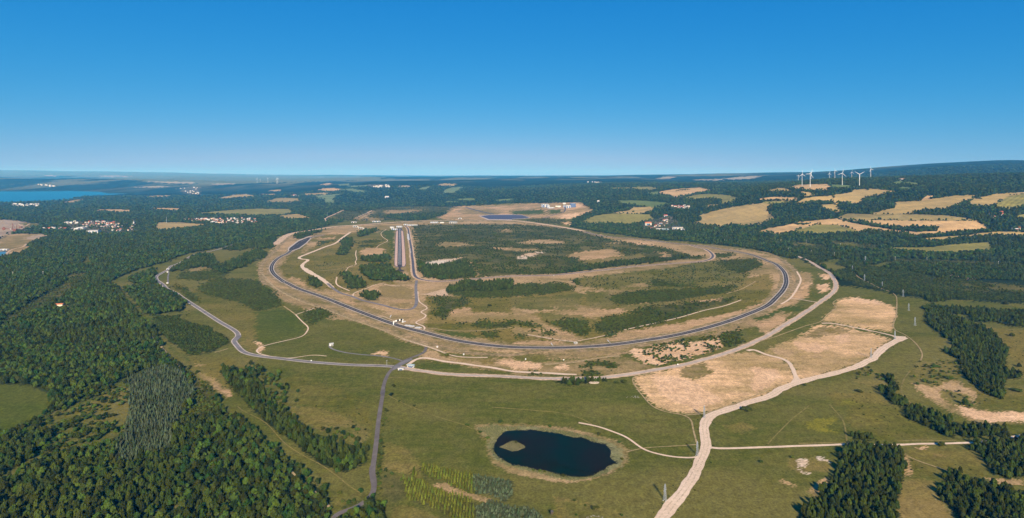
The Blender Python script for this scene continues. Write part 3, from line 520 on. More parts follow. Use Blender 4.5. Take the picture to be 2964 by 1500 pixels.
RD('embankment_track', 'dirt', 7, 'narrow pale rut on the outer embankment of the oval', 'B2 60,60 180,190 330,285 520,365 700,420 900,500 1100,570 1300,640 1480,715 1760,800 1960,885', 1)
INNER = 'D 1110,290 1160,330 1180,430 1200,560 1225,700 1240,850 1255,950 1265,1080 1280,1180 1310,1240 1370,1275 A2 1800,1270 2000,1260 2250,1240 2576,1215 A3 150,1213 400,1208 550,1195 800,1167 1000,1146 1200,1121 1500,1098 1800,1076 1900,1070 1970,1055 2012,1035 2022,1010 1990,970 1940,942 1880,930 1800,905'
RD('inner_road_shoulder', 'sandroad', 26, 'sandy shoulders of the handling road inside the oval', INNER, 1)
RD('inner_road', 'asphalt2', 11, 'grey handling road looping inside the oval', INNER, 2)
RD('perimeter_road_shoulder', 'concrete', 13, 'pale shoulders of the western perimeter road', 'A1 2576,830 2400,880 2250,930 2100,970 1950,1000 1850,1060 1780,1095 1720,1115 1690,1150 1620,1190 1572,1222 1578,1255 1640,1300 B1 1680,215 1760,250 1860,320 2000,410 2200,540 2385,655 2400,690 2350,732 2380,780 2450,850 2576,885 B2 250,915 500,945 750,967 1000,982 1250,988 1420,1000 1520,1020', 1)
RD('perimeter_road', 'oldasphalt', 8, 'grey western perimeter road along the big wood', 'A1 2576,830 2400,880 2250,930 2100,970 1950,1000 1850,1060 1780,1095 1720,1115 1690,1150 1620,1190 1572,1222 1578,1255 1640,1300 B1 1680,215 1760,250 1860,320 2000,410 2200,540 2385,655 2400,690 2350,732 2380,780 2450,850 2576,885 B2 250,915 500,945 750,967 1000,982 1250,988 1420,1000 1520,1020', 2)
RD('perimeter_road_shoulder', 'sandroad', 17, 'sandy shoulders of the eastern perimeter road', 'B2 1420,1000 1520,1020 1700,1045 1900,1070 2150,1085 2400,1092 2576,1100 B3 200,1112 450,1118 700,1115 950,1105 1100,1085 1300,1055 1500,1020 1700,985 1900,935 2100,880 2300,810 2450,745 2576,685 B4 150,590 300,500 420,420 520,350 620,280 670,230 685,180 670,130 640,80 580,30 520,0 A4 470,1098 400,1060 320,1025 250,1000', 1)
RD('perimeter_road', 'paleroad', 8.5, 'pale dusty eastern perimeter road past the sandy plots', 'B2 1420,1000 1520,1020 1700,1045 1900,1070 2150,1085 2400,1092 2576,1100 B3 200,1112 450,1118 700,1115 950,1105 1100,1085 1300,1055 1500,1020 1700,985 1900,935 2100,880 2300,810 2450,745 2576,685 B4 150,590 300,500 420,420 520,350 620,280 670,230 685,180 670,130 640,80 580,30 520,0 A4 470,1098 400,1060 320,1025 250,1000', 2)
GRAVEL = 'C3 1440,1390 1530,1275 1600,1180 1700,1060 1790,935 1865,790 1920,680 1955,570 1948,490 1935,400 1950,320 2020,262 2150,218 2300,168 2450,118 2576,85 B4 150,1215 300,1160 450,1118 650,1070 850,1010 1000,945 1080,895 1130,838 1200,790 1290,740 1380,705'
RD('gravel_road', 'gravelroad', 15, 'broad pale gravel road climbing from the bottom edge', GRAVEL, 1)
RUTS = [(tr(GRAVEL), 2.6), (tr(GRAVEL), -2.9)]
RD('gravel_road', 'gravelroad', 8, 'pale gravel road between the two upper sandy plots', 'B4 1340,712 1250,685 1150,660 1000,630 850,600 700,570 620,558 540,562', 2)
RD('gravel_road', 'gravelroad', 9, 'pale gravel link crossing the sandy plot to the perimeter road', 'B4 310,1150 285,1110 268,1070 240,1000 200,945 130,910 0,885 B3 2480,845 2430,822 2370,838', 2)
RD('dirt_path', 'gravelroad', 3.6, 'pale cart path leaving the gravel road past the pond', 'C3 670,345 850,380 1000,430 1150,490 1250,560 1320,612 1420,648 1600,685 1700,696 1850,696 1910,680', 1)
RD('dirt_path', 'faint', 2.2, 'faint path north of the pond joining the cart path', 'C3 -200,190 50,207 250,225 450,240 600,270 700,305 800,358', 1)
RD('dirt_path', 'dirt', 1.8, 'faint path from the pond shore to the pylon', 'C3 1150,640 1300,605 1500,587 1700,576 1860,565', 1)
RD('dirt_path', 'dirt', 2.6, 'tan path along the lower edge of the sandy plot', 'B3 1400,1070 1250,1095 1210,1115 1220,1160 1260,1215 C3 1255,0 1320,80 1400,170 1480,215 1620,250 1740,270 1800,310 1820,400 1840,480 1866,565', 1)
RD('dirt_path', 'dirt', 2.6, 'tan path between plot and gravel road', 'C3 1740,268 1950,250 2100,200 2300,130 2576,20', 1)
RD('dirt_road', 'gravelroad', 5, 'straight pale dirt road passing the pine plantation', 'C3 1965,585 2020,602 2200,602 2576,592 C4 300,580 600,571 800,562 1200,570 1500,560 2000,548 2200,532 2450,490 2800,440', 1)
RD('dirt_path', 'faint', 3.5, 'second rut beside the straight dirt road', 'C4 310,556 500,550 780,545 1000,548', 1); RD('dirt_path', 'faint', 3.5, 'short tan track beside the dirt road by the groves', 'C4 1300,530 1500,520 1700,525 1900,525', 1)
RD('dirt_path', 'dirt', 2.6, 'tan path up the side of the big sandy plots', 'B4 -300,780 0,720 200,650 400,580 530,545 600,470 690,400 650,362 700,320 800,300', 1); RD('dirt_path', 'dirt', 2.6, 'narrow path along the outer side of the upper plot', 'B4 1260,260 1290,290 1296,400 1288,500 1258,585 1280,632 1350,660 1430,712 1510,790 1555,880 1535,935', 1)
RD('dirt_path', 'faint', 2.6, 'faint path curving down the dry slope', 'B4 1430,1040 1370,1120 1345,1200 1340,1270 C4 1370,80 1440,150', 1)
RD('dirt_path', 'faint', 2.0, 'thin diagonal path in the south-east meadow', 'C4 0,560 60,490 140,410 250,300 330,240 415,172', 1); RD('dirt_path', 'faint', 2.4, 'brown path bending down to the dirt road', 'C4 618,162 700,250 755,320 780,420 792,530', 1); RD('dirt_path', 'dirt', 2.4, 'pale rut beside the corner wood', 'C4 1420,690 1550,745 1700,790 1810,832', 1)
RD('paved_lane', 'lane', 7, 'purplish grey paved lane running down to the bottom wood', 'C2 770,1400 775,1300 800,1265 900,1235 1000,1200 1100,1140 1175,1060 1190,950 1172,850 1190,700 1210,550 1230,350 1255,180 1285,0 B2 1265,1290 1290,1170 1320,1090 1370,1020 1450,960 1530,920 1640,880 1700,845 1712,800', 2)
RD('dirt_path', 'faint', 3, 'tan path branching east from the paved lane', 'B2 1305,1125 1340,1105 1400,1102 1480,1106 1560,1120 1620,1150', 1); RD('dirt_path', 'faint', 1.6, 'faint rut crossing the meadow towards the pond', 'C2 1330,70 1480,150 1700,240 1900,310 2100,370 2180,410', 1)
RD('service_road', 'oldasphalt', 5, 'narrow grey service road ending at the white hut', 'B2 742,775 735,795 750,812 800,832 900,856 1100,880 1250,890 1380,912 1480,942', 1)
RD('white_path', 'gravelroad', 15, 'pale winding construction path inside the oval', 'A2 950,775 870,830 800,885 700,920 600,960 500,1000 430,1032 450,1046 530,1050 500,1075 462,1105 480,1140 550,1190 640,1230 700,1270 B2 480,2 550,55 640,105 720,160 770,205', 1)
RD('inner_service_road', 'oldasphalt', 10, 'grey service road curving inside the oval', 'B2 720,160 770,205 860,262 970,290 1050,325 1150,350 1300,385 1400,415 1480,428 1560,425 1600,395 1615,350 1610,250 1610,170 1618,130', 2)
RD('zigzag_path', 'gravelroad', 4, 'pale zigzag footpath down to the test track', 'B2 1628,240 1632,310 1645,345 1720,398 1732,412 1650,445 1655,455 1718,478 1715,490 1640,535 1592,550 1605,562 1690,590 1706,612 1690,626', 1)
RD('dirt_path', 'dirt', 4, 'tan path along the hollow beside the track', 'B2 1706,612 1760,608 1900,632 2100,640 2300,632 2576,605', 1); RD('dirt_path', 'dirt', 5, 'tan track along the inner side of the eastern curve', 'B3 2450,140 2380,180 2300,220 2150,265', 1)
RD('dirt_path', 'gravelroad', 4.5, 'pale inner track following the southern curve', 'B3 2310,325 2150,382 1900,440 1700,500 1500,546 1300,590 1130,628', 1); RD('dirt_path', 'gravelroad', 3, 'pale path ending at the culvert by the track', 'B3 960,680 880,695 800,715 700,730 640,745', 1); RD('dirt_path', 'gravelroad', 4, 'pale path along the hollow to the culvert', 'B3 160,675 300,700 480,730 640,748', 1)
RD('dirt_path', 'gravelroad', 3.2, 'pale field path with sharp bends west of the oval', 'B2 400,475 460,540 528,608 515,640 470,690 300,735 100,782 25,812 0,838 25,862 100,885 250,912 380,910 450,897 580,880 710,892', 1); RD('dirt_path', 'gravelroad', 3, 'short pale spur at the scrub thicket', 'B2 400,475 500,440 595,408', 1); RD('dirt_path', 'dirt', 4, 'faint tan track above the field path', 'B2 280,390 340,430 400,475', 1)
RD('dirt_path', 'gravelroad', 4.5, 'pale drain path below the track embankment', 'B2 1460,712 1560,745 1690,785 1800,822 1950,880 2050,900 2330,905', 1); RD('construction_path', 'gravelroad', 8, 'wide pale construction path beside the green hollow', 'B2 1520,985 1640,910 1760,918 1900,945 2100,970 2250,992 2400,1010 2576,1045 B3 300,1060 480,1070 650,1078', 1)
RD('dirt_path', 'dirt', 8, 'tan track curving above the thicket', 'B3 330,975 600,955 750,930 900,905 1080,890', 1); RD('dirt_path', 'gravelroad', 3.5, 'pale zigzag path inside the western field', 'D 760,350 660,430 690,490 790,565 700,610 620,650 580,690', 1)
RD('dirt_path', 'gravelroad', 4, 'pale thin path west of the runway', 'D 200,740 190,830 210,910 178,970 215,1005 60,1050 10,1120', 1); RD('dirt_path', 'gravelroad', 5, 'pale path along the dark wood inside the oval', 'B2 815,95 808,165 940,235', 1); RD('dirt_path', 'gravelroad', 4, 'pale path round the tan hollow', 'B2 980,290 970,268 1100,215 1250,160 1330,180 1450,185', 1)
RD('dirt_path', 'dirt', 6, 'tan double track crossing the oval west of the runway', 'A2 640,1165 800,1150 950,1125 1080,1105 1200,1090', 1)
RD('forest_track', 'dirt', 4.5, 'sandy forest track at the edge of the big wood', 'B1 1520,690 1560,730 1650,830 1700,890 1760,950 1812,1010', 1); RD('forest_track', 'dirt', 3, 'sandy forest track beside the lower belt of trees', 'C2 220,730 290,770 380,860 470,940 550,1010 640,1080 700,1140 740,1200', 1); RD('forest_track', 'faint', 1.7, 'pale track beside the long dark belt', 'C1 2390,180 2450,230 2540,270 C2 100,350 300,560 540,710 640,760 800,870 950,990 1060,1060', 1)
RD('dirt_path', 'dirt', 3.5, 'pale strip between scrub and young conifers', 'B1 2160,855 2230,838 2295,815', 1); RD('country_road', 'lane', 9, 'grey road cut through the western forest', 'A1 480,1300 560,1195 640,1100 720,1010 790,950 850,930', 1)
RD('apron_road', 'asphalt2', 30, 'dark diagonal test lane beyond the ring', 'A2 2110,525 2200,550 2300,575 2390,592', 1); RD('dirt_path', 'sandroad', 18, 'pale straight lane north of the ring', 'A2 880,552 800,590 690,645 715,668', 1); RD('dirt_path', 'sandroad', 16, 'pale lane through the scrub north of the ring', 'A2 1170,555 1100,590 1000,632', 1)
RD('facility_road', 'asphalt2', 14, 'grey road curving down from the facility buildings', 'F 610,180 620,240 590,290 450,330 200,400', 1); RD('mine_road', 'sandroad', 9, 'pale haul road along the mine pond', 'A1 265,890 235,920 130,945 90,965 40,1008 -100,1025', 1); RD('mine_road', 'sandroad', 10, 'pale haul road above the mine', 'A1 180,690 240,715 300,690', 1)
RD('railway_path', 'dirt', 4, 'pale lane through the eastern forest', 'B4 850,40 930,110 1000,140 1100,195 1220,240', 1); RD('village_road', 'oldasphalt', 9, 'grey road along the foot of the valley village', 'A3 780,715 1000,745 1200,752', 1)
RD('dirt_path', 'gravelroad', 5, 'pale cross path on the outer embankment', 'B4 225,308 330,320 420,340 510,352', 2); RD('dirt_path', 'gravelroad', 6, 'pale ramp running up the outer embankment', 'B4 130,370 190,335 225,308 300,200 330,120 290,40', 1)
RD('dirt_path', 'sand', 5, 'pale strip inside the oval beside the gantry', 'B2 1235,480 1330,510 1500,590', 1)
RD('branch_road', 'oldasphalt', 5, 'grey lane from the western field to the perimeter road', 'A1 1690,1290 1690,1220 1700,1180', 1)
# ------------------------------------------------------------------ materials
MAT = {}
def new_mat(name):
    m = bpy.data.materials.new(name); m.use_nodes = True
    t = m.node_tree; b = t.nodes['Principled BSDF']
    b.inputs['Specular IOR Level'].default_value = 0.03
    return m, t, b
def noise(t, scale, detail=3.0, coord=None, rough=.6, sx=1, sy=1):
    n = t.nodes.new('ShaderNodeTexNoise'); n.inputs['Scale'].default_value = scale; n.inputs['Detail'].default_value = detail; n.inputs['Roughness'].default_value = rough
    if coord is not None:
        if sx != 1 or sy != 1:
            mp = t.nodes.new('ShaderNodeMapping'); mp.inputs['Scale'].default_value = (sx, sy, 1); t.links.new(coord, mp.inputs['Vector']); coord = mp.outputs[0]
        t.links.new(coord, n.inputs['Vector'])
    return n
def remap(t, sock, a, b, c, d):
    n = t.nodes.new('ShaderNodeMapRange'); n.inputs[1].default_value = a; n.inputs[2].default_value = b; n.inputs[3].default_value = c; n.inputs[4].default_value = d
    t.links.new(sock, n.inputs[0]); return n.outputs[0]
def mixc(t, f, a, b, mode='MIX'):
    n = t.nodes.new('ShaderNodeMix'); n.data_type = 'RGBA'; n.blend_type = mode
    for s, v in ((n.inputs['Factor'], f), (n.inputs[6], a), (n.inputs[7], b)):
        if hasattr(v, 'is_linked'): t.links.new(v, s)
        else: s.default_value = v
    return n.outputs[2]
def mult(t, col, val):
    """colour x scalar socket"""
    n = t.nodes.new('ShaderNodeVectorMath'); n.operation = 'SCALE'; t.links.new(col, n.inputs[0]); t.links.new(val, n.inputs['Scale']); return n.outputs[0]
def wpos(t):
    return t.nodes.new('ShaderNodeNewGeometry').outputs['Position']

def soil(name, a, b, s1=.02, s2=.15, rough=.95, amp=.35):
    """two earth colours mottled at two scales"""
    m, t, bs = new_mat(name); p = wpos(t)
    n1 = noise(t, s1, 5, p); n2 = noise(t, s2, 4, p); n3 = noise(t, .9, 2, p)
    c = mixc(t, remap(t, n1.outputs[0], .35, .65, 0, 1), (*a, 1), (*b, 1))
    c = mult(t, c, remap(t, n2.outputs[0], .3, .7, 1 - amp, 1 + amp))
    c = mult(t, c, remap(t, n3.outputs[0], .3, .7, 1 - amp * .6, 1 + amp * .6))
    t.links.new(c, bs.inputs['Base Color']); bs.inputs['Roughness'].default_value = rough
    MAT[name] = m; return m
def plain(name, c, rough=.7, metal=0.0, amp=.12, scale=1.5):
    m, t, bs = new_mat(name); p = wpos(t)
    n = noise(t, scale, 3, p)
    rgb = t.nodes.new('ShaderNodeRGB'); rgb.outputs[0].default_value = (*c, 1)
    t.links.new(mult(t, rgb.outputs[0], remap(t, n.outputs[0], .3, .7, 1 - amp, 1 + amp)), bs.inputs['Base Color'])
    bs.inputs['Roughness'].default_value = rough; bs.inputs['Metallic'].default_value = metal
    MAT[name] = m; return m

# ground: land cover colour on the sheet, broken up by noise in the shader
m, t, bs = new_mat('ground'); p = wpos(t)
at_ = t.nodes.new('ShaderNodeAttribute'); at_.attribute_name = 'cover'
at2 = t.nodes.new('ShaderNodeAttribute'); at2.attribute_name = 'cover2'
n1 = noise(t, .016, 6, p, .65); n2 = noise(t, .09, 5, p, .65); n3 = noise(t, .32, 4, p, .75); n4 = noise(t, .045, 4, p, .6, .35, 1.6)
f = t.nodes.new('ShaderNodeMath'); f.operation = 'ADD'; t.links.new(n1.outputs[0], f.inputs[0]); t.links.new(n4.outputs[0], f.inputs[1])
c = mixc(t, remap(t, f.outputs[0], .85, 1.18, 0, .95), at_.outputs['Color'], at2.outputs['Color'])
c = mult(t, c, remap(t, n2.outputs[0], .28, .72, .72, 1.28))
c = mult(t, c, remap(t, n3.outputs[0], .28, .72, .55, 1.45))
t.links.new(c, bs.inputs['Base Color']); bs.inputs['Roughness'].default_value = .95; bs.inputs['Specular IOR Level'].default_value = 0
MAT['ground'] = m

soil('sandroad', (.52, .36, .235), (.43, .30, .19)); soil('verge', (.15, .122, .042), (.33, .225, .12), .03, .12); soil('gravelroad', (.64, .48, .35), (.58, .43, .305), .03, .2, amp=.12)
soil('faint', (.20, .155, .055), (.15, .125, .035)); soil('dirt', (.36, .26, .13), (.28, .21, .11)); soil('sand', (.44, .31, .19), (.36, .26, .15))
def road_mat(name, c, edge=.12):
    m, t, bs = new_mat(name); p = wpos(t)
    n1 = noise(t, .05, 4, p); n2 = noise(t, .6, 3, p)
    rgb = t.nodes.new('ShaderNodeRGB'); rgb.outputs[0].default_value = (*c, 1)
    cc = mult(t, rgb.outputs[0], remap(t, n1.outputs[0], .3, .7, 1 - edge, 1 + edge)); cc = mult(t, cc, remap(t, n2.outputs[0], .3, .7, .9, 1.1))
    t.links.new(cc, bs.inputs['Base Color']); bs.inputs['Roughness'].default_value = .85
    MAT[name] = m
road_mat('asphalt', (.055, .047, .042), .2); road_mat('paleroad', (.40, .32, .26), .15); road_mat('asphalt2', (.085, .082, .095), .25); road_mat('oldasphalt', (.17, .155, .155), .25); road_mat('lane', (.135, .114, .106), .22); road_mat('concrete', (.42, .35, .29), .2); road_mat('paint', (.45, .43, .42), .3); road_mat('white_paint', (.72, .72, .70)); road_mat('pinkgravel', (.50, .33, .255), .1); road_mat('slab_blue', (.075, .075, .11), .1)

# crops
for crop, col in CROPS.items():
    for fur in (0, 1):
        m, t, bs = new_mat('crop_' + crop + ('_furrowed' if fur else '')); p = wpos(t)
        n1 = noise(t, .006, 4, p, .55, .5, 1.5); n2 = noise(t, .05, 3, p); n3 = noise(t, .012, 3, p, .6, 2.2, .25)
        lo = tuple(v * .80 for v in col); hi = (min(col[0] * 1.22, .6), col[1] * 1.15, col[2] * 1.12)
        c = mixc(t, remap(t, n1.outputs[0], .35, .65, 0, 1), (*lo, 1), (*hi, 1))
        c = mult(t, c, remap(t, n2.outputs[0], .3, .7, .86, 1.14)); c = mult(t, c, remap(t, n3.outputs[0], .35, .65, .9, 1.1))
        if fur:
            wv = t.nodes.new('ShaderNodeTexWave'); wv.inputs['Scale'].default_value = .012; wv.inputs['Distortion'].default_value = 3.0; wv.inputs['Detail Scale'].default_value = .4
            mp = t.nodes.new('ShaderNodeMapping'); mp.inputs['Rotation'].default_value = (0, 0, .9); t.links.new(p, mp.inputs['Vector']); t.links.new(mp.outputs[0], wv.inputs['Vector'])
            c = mult(t, c, remap(t, wv.outputs['Fac'], 0, 1, .80, 1.12))
        t.links.new(c, bs.inputs['Base Color']); bs.inputs['Roughness'].default_value = .95
        MAT['crop_' + crop + ('_furrowed' if fur else '')] = m

def water(name, c, rough, c2=None, bump=.3, spec=.5):
    m, t, bs = new_mat(name); p = wpos(t)
    n = noise(t, .02, 3, p); n2 = noise(t, .35, 2, p)
    col = mixc(t, remap(t, n.outputs[0], .35, .65, 0, 1), (*c, 1), (*(c2 or c), 1))
    t.links.new(col, bs.inputs['Base Color']); bs.inputs['Roughness'].default_value = rough; bs.inputs['Specular IOR Level'].default_value = spec
    b = t.nodes.new('ShaderNodeBump'); b.inputs['Strength'].default_value = bump; b.inputs['Distance'].default_value = .3
    t.links.new(n2.outputs[0], b.inputs['Height']); t.links.new(b.outputs[0], bs.inputs['Normal'])
    MAT[name] = m
water('pond_water', (.002, .011, .004), .15, (.010, .007, .002), .1, .03)
water('lake_water', (.012, .13, .23), .5, (.02, .145, .25), .6, .12)
water('mine_water', (.03, .13, .20), .3)

plain('white_wall', (.50, .48, .45)); plain('cream_wall', (.62, .55, .42)); plain('grey_wall', (.40, .41, .43)); plain('dark_opening_and_shadow', (.012, .012, .014)); plain('white_sheet', (.50, .48, .46), .6)
plain('red_roof', (.36, .085, .05), .8); plain('brown_roof', (.16, .085, .06), .8); plain('grey_roof', (.20, .19, .19), .8); plain('orange_roof', (.40, .13, .06), .8); plain('blue_panel', (.10, .14, .25), .4); plain('steel', (.42, .45, .50), .45, .6); plain('turbine_white', (.70, .71, .72), .35, 0, .03, .2)
plain('rust', (.17, .07, .045), .8); plain('darksteel', (.06, .055, .055), .7); plain('sign_white', (.8, .8, .78)); plain('concrete_post', (.55, .54, .52)); plain('bark', (.07, .055, .04), .95); plain('stone', (.24, .22, .19), .9); plain('glass', (.03, .05, .07), .1); plain('teal_roof', (.30, .38, .40), .6); plain('timber', (.10, .075, .05), .9)

def leaf_mat(name, a, b, hue=.03, val=.38, patch=.006):
    """foliage: colour varies from tree to tree and in drifts over the ground"""
    m, t, bs = new_mat(name); p = wpos(t)
    oi = t.nodes.new('ShaderNodeObjectInfo')
    n = noise(t, patch, 3, p); n2 = noise(t, .55, 2, p)
    ad = t.nodes.new('ShaderNodeMath'); ad.operation = 'ADD'; t.links.new(oi.outputs['Random'], ad.inputs[0]); t.links.new(n.outputs[0], ad.inputs[1])
    c = mixc(t, remap(t, ad.outputs[0], .55, 1.45, 0, 1), (*a, 1), (*b, 1))
    wn = t.nodes.new('ShaderNodeTexWhiteNoise'); wn.noise_dimensions = '1D'; t.links.new(oi.outputs['Random'], wn.inputs['W'])
    h = t.nodes.new('ShaderNodeHueSaturation'); t.links.new(c, h.inputs['Color']); t.links.new(remap(t, wn.outputs['Value'], 0, 1, .5 - hue, .5 + hue), h.inputs['Hue'])
    c = mult(t, h.outputs[0], remap(t, wn.outputs['Value'], 0, 1, 1 - val, 1 + val)); c = mult(t, c, remap(t, n2.outputs[0], .3, .7, .7, 1.3))
    t.links.new(c, bs.inputs['Base Color']); bs.inputs['Roughness'].default_value = .75; bs.inputs['Specular IOR Level'].default_value = .03
    MAT[name] = m
leaf_mat('leaf_broadleaf_tree', (.015, .030, .006), (.054, .070, .010), .035, .55, .011)
leaf_mat('leaf_pine_tree', (.020, .032, .005), (.044, .054, .008), .02, .42, .012)
leaf_mat('leaf_spruce_tree', (.032, .046, .020), (.076, .092, .048), .03, .35)
leaf_mat('leaf_larch_tree', (.052, .074, .008), (.112, .116, .014), .02, .35)
leaf_mat('leaf_bush', (.028, .041, .006), (.064, .072, .010), .03)
leaf_mat('leaf_reeds', (.13, .14, .055), (.19, .18, .08), .02, .2)

# ------------------------------------------------------------------ the ground sheet
def look(px, d, h, wob=1.0, dith=0.0):
    """land cover entry seen at each ground position; the outlines wander a little, as vegetation edges do"""
    x = (px - 1482) / FOC * d
    py = 510 + (CAM_H - h) * FOC / d
    jx = (fbm(x, d, 30 + 0 * d, 2, 4) - .5) * 18 * wob * np.clip(1300 / d, .30, 1); jy = (fbm(x, d, 30 + 0 * d, 5, 4) - .5) * 11 * wob * np.clip(1100 / d, .22, 1)
    if dith:
        w = rng.random(px.shape) - .5; jx = jx + w * dith * 2.2; jy = jy + (rng.random(px.shape) - .5) * dith * np.clip(1500 / d, .4, 1)
    q = np.clip((px + jx - RX0).astype(int), 0, RAST.shape[1] - 1); r = np.clip((py + jy - RY0).astype(int), 0, RAST.shape[0] - 1)
    return RAST[r, q], py
idx, GPY = look(GX, GD, GH, 1.15, 7.0)
tabA = np.zeros((2100, 3)); tabB = np.zeros((2100, 3))
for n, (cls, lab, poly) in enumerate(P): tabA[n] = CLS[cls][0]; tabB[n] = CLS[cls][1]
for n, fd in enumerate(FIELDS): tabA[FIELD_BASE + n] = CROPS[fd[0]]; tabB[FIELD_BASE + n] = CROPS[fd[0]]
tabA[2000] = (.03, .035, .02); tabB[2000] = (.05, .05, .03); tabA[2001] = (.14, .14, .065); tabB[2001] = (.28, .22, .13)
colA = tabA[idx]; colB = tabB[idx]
xg = (GX - 1482) / FOC * GD
drift = (fbm(xg, GD, 320, 0, 5) * .5 + fbm(xg * .35, GD, 70, 3, 4) * .5)[..., None]
mixf = np.clip((drift - .44) * 4.5, 0, .9)
colA = colA * (1 - mixf) + colB * mixf
# far country beyond the modelled woods: broad drifts of wood and pale farmland
farm = np.clip((fbm(xg / 900, GD / 2600, 1.0, 4, 4) - .52) * 9, 0, 1) * np.clip((GD - 11500) / 3500, 0, 1) * np.array([P[k][0] == 'far' if k < len(P) else False for k in range(2100)])[idx]
farm = (farm * .55)[..., None]
colA = colA * (1 - farm) + np.array([.20, .19, .09]) * farm; colB = colB * (1 - farm) + np.array([.20, .19, .09]) * farm
nr, nc = GX.shape
verts = np.stack([xg, GD, GH], -1).reshape(-1, 3)
ii = np.arange(nr * nc).reshape(nr, nc)
quads = np.stack([ii[:-1, :-1], ii[:-1, 1:], ii[1:, 1:], ii[1:, :-1]], -1).reshape(-1, 4)
me = bpy.data.meshes.new('ground')
me.vertices.add(len(verts)); me.vertices.foreach_set('co', verts.astype(np.float32).ravel())
me.loops.add(len(quads) * 4); me.loops.foreach_set('vertex_index', quads.astype(np.int32).ravel())
me.polygons.add(len(quads)); me.polygons.foreach_set('loop_start', np.arange(0, len(quads) * 4, 4, dtype=np.int32)); me.polygons.foreach_set('loop_total', np.full(len(quads), 4, np.int32))
me.update(calc_edges=True)
me.polygons.foreach_set('use_smooth', np.ones(len(quads), bool))
for nm, cc in (('cover', colA), ('cover2', colB * .5 + colA * .5)):
    a = me.color_attributes.new(nm, 'FLOAT_COLOR', 'POINT')
    a.data.foreach_set('color', np.concatenate([cc.reshape(-1, 3), np.ones((nr * nc, 1))], 1).astype(np.float32).ravel())
me.materials.append(MAT['ground'])
ground = bpy.data.objects.new('ground', me); COL.objects.link(ground)
tag(ground, 'rolling grass, forest floor and bare earth of the whole landscape', 'ground', kind='structure')

# ------------------------------------------------------------------ sheets laid over the ground
def lift_at(d, step): return .12 + step * (.05 + d * .00006) + d * .00012 + np.maximum(d - 3000, 0) * .0003
def sheet(name, poly, mat, step=0, kind='structure', label=None, cat=None, grid=14, flat=None, drop=0.0):
    """a traced outline filled with triangles that follow the ground"""
    pts = []
    for k in range(len(poly)):
        a = np.array(poly[k]); b = np.array(poly[(k + 1) % len(poly)])
        n = max(1, int(np.hypot(*(b - a)) / 8))
        for q in range(n): pts.append(a + (b - a) * q / n)
    if name == 'field':
        for k, q in enumerate(pts): pts[k] = q + (rng.random(2) - .5) * [5, 1.6]
    if name == 'pond':
        for k, q in enumerate(pts): pts[k] = q + (rng.random(2) - .5) * [9, 4]
    nb = len(pts)
    xs = [p[0] for p in pts]; ys = [p[1] for p in pts]
    P2 = np.array(pts)
    gx, gy = np.meshgrid(np.arange(min(xs) + 3, max(xs), grid), np.arange(min(ys) + 2, max(ys), max(grid * .45, 3)))
    ins = np.zeros(gx.shape, bool)
    for k in range(nb):
        x0, y0 = P2[k]; x1, y1 = P2[(k + 1) % nb]
        if y0 == y1: continue
        c = (y0 > gy) != (y1 > gy)
        ins ^= c & (gx < (x1 - x0) * (gy - y0) / (y1 - y0) + x0)
    allp = [Vector((p[0], p[1])) for p in pts] + [Vector((a, b)) for a, b in zip(gx[ins], gy[ins])]
    v, e, f, *_ = delaunay_2d_cdt(allp, [], [list(range(nb))], 1, 1e-4)
    px = np.array([q[0] for q in v]); pyv = np.array([q[1] for q in v])
    if flat is None:
        d = dist_at(px, pyv); z = ground_h(px, d) + lift_at(d, step)
    else:
        d = (CAM_H - flat) * FOC / (pyv - 510); z = np.full(len(d), flat)
    x = (px - 1482) / FOC * d
    f = [tuple(reversed(q)) for q in f]           # image y runs down
    o = mesh_obj(name, np.stack([x, d, z], 1), f, MAT[mat] if isinstance(mat, str) else mat, smooth=True)
    return tag(o, label, cat, kind=kind)
for crop, lab, poly, fur in FIELDS:
    sheet('field', poly, 'crop_' + crop + ('_furrowed' if fur else ''), 0, 'structure', lab, 'field')

def catmull(pts, step=3.0):
    p = np.array(pts, float); p = np.vstack([2 * p[0] - p[1], p, 2 * p[-1] - p[-2]])
    out = []
    for k in range(1, len(p) - 2):
        n = max(2, int(np.hypot(*(p[k + 1] - p[k])) / step))
        t = np.arange(n)[:, None] / n
        d0 = max(np.hypot(*(p[k] - p[k - 1])) ** .5, 1e-6); d1 = max(np.hypot(*(p[k + 1] - p[k])) ** .5, 1e-6); d2 = max(np.hypot(*(p[k + 2] - p[k + 1])) ** .5, 1e-6)
        m1 = (p[k + 1] - p[k]) + d1 * ((p[k] - p[k - 1]) / d0 - (p[k + 1] - p[k - 1]) / (d0 + d1)) if d0 > 1e-5 else p[k + 1] - p[k]
        m2 = (p[k + 1] - p[k]) + d1 * ((p[k + 2] - p[k + 1]) / d2 - (p[k + 2] - p[k]) / (d1 + d2)) if d2 > 1e-5 else p[k + 1] - p[k]
        a = 2 * (p[k] - p[k + 1]) + m1 + m2; b = -3 * (p[k] - p[k + 1]) - 2 * m1 - m2
        out.append(a * t ** 3 + b * t ** 2 + m1 * t + p[k])
    out.append(p[-2][None])
    return np.vstack(out)
def centreline(pts):
    c = catmull(pts)
    d = dist_at(c[:, 0], c[:, 1])
    xy = np.stack([(c[:, 0] - 1482) / FOC * d, d], 1)
    # even spacing, then smooth out the steps that grazing sight lines make
    seg = np.hypot(*np.diff(xy, axis=0).T); s = np.concatenate([[0], np.cumsum(seg)])
    st = float(np.clip(np.median(d) * .004, 3, 14))
    n = max(6, int(s[-1] / st)); u = np.linspace(0, s[-1], n)
    xy = np.stack([np.interp(u, s, xy[:, 0]), np.interp(u, s, xy[:, 1])], 1)
    for _ in range(10):
        xy[1:-1] = xy[1:-1] * .5 + (xy[:-2] + xy[2:]) * .25
    return xy
_CL = {}
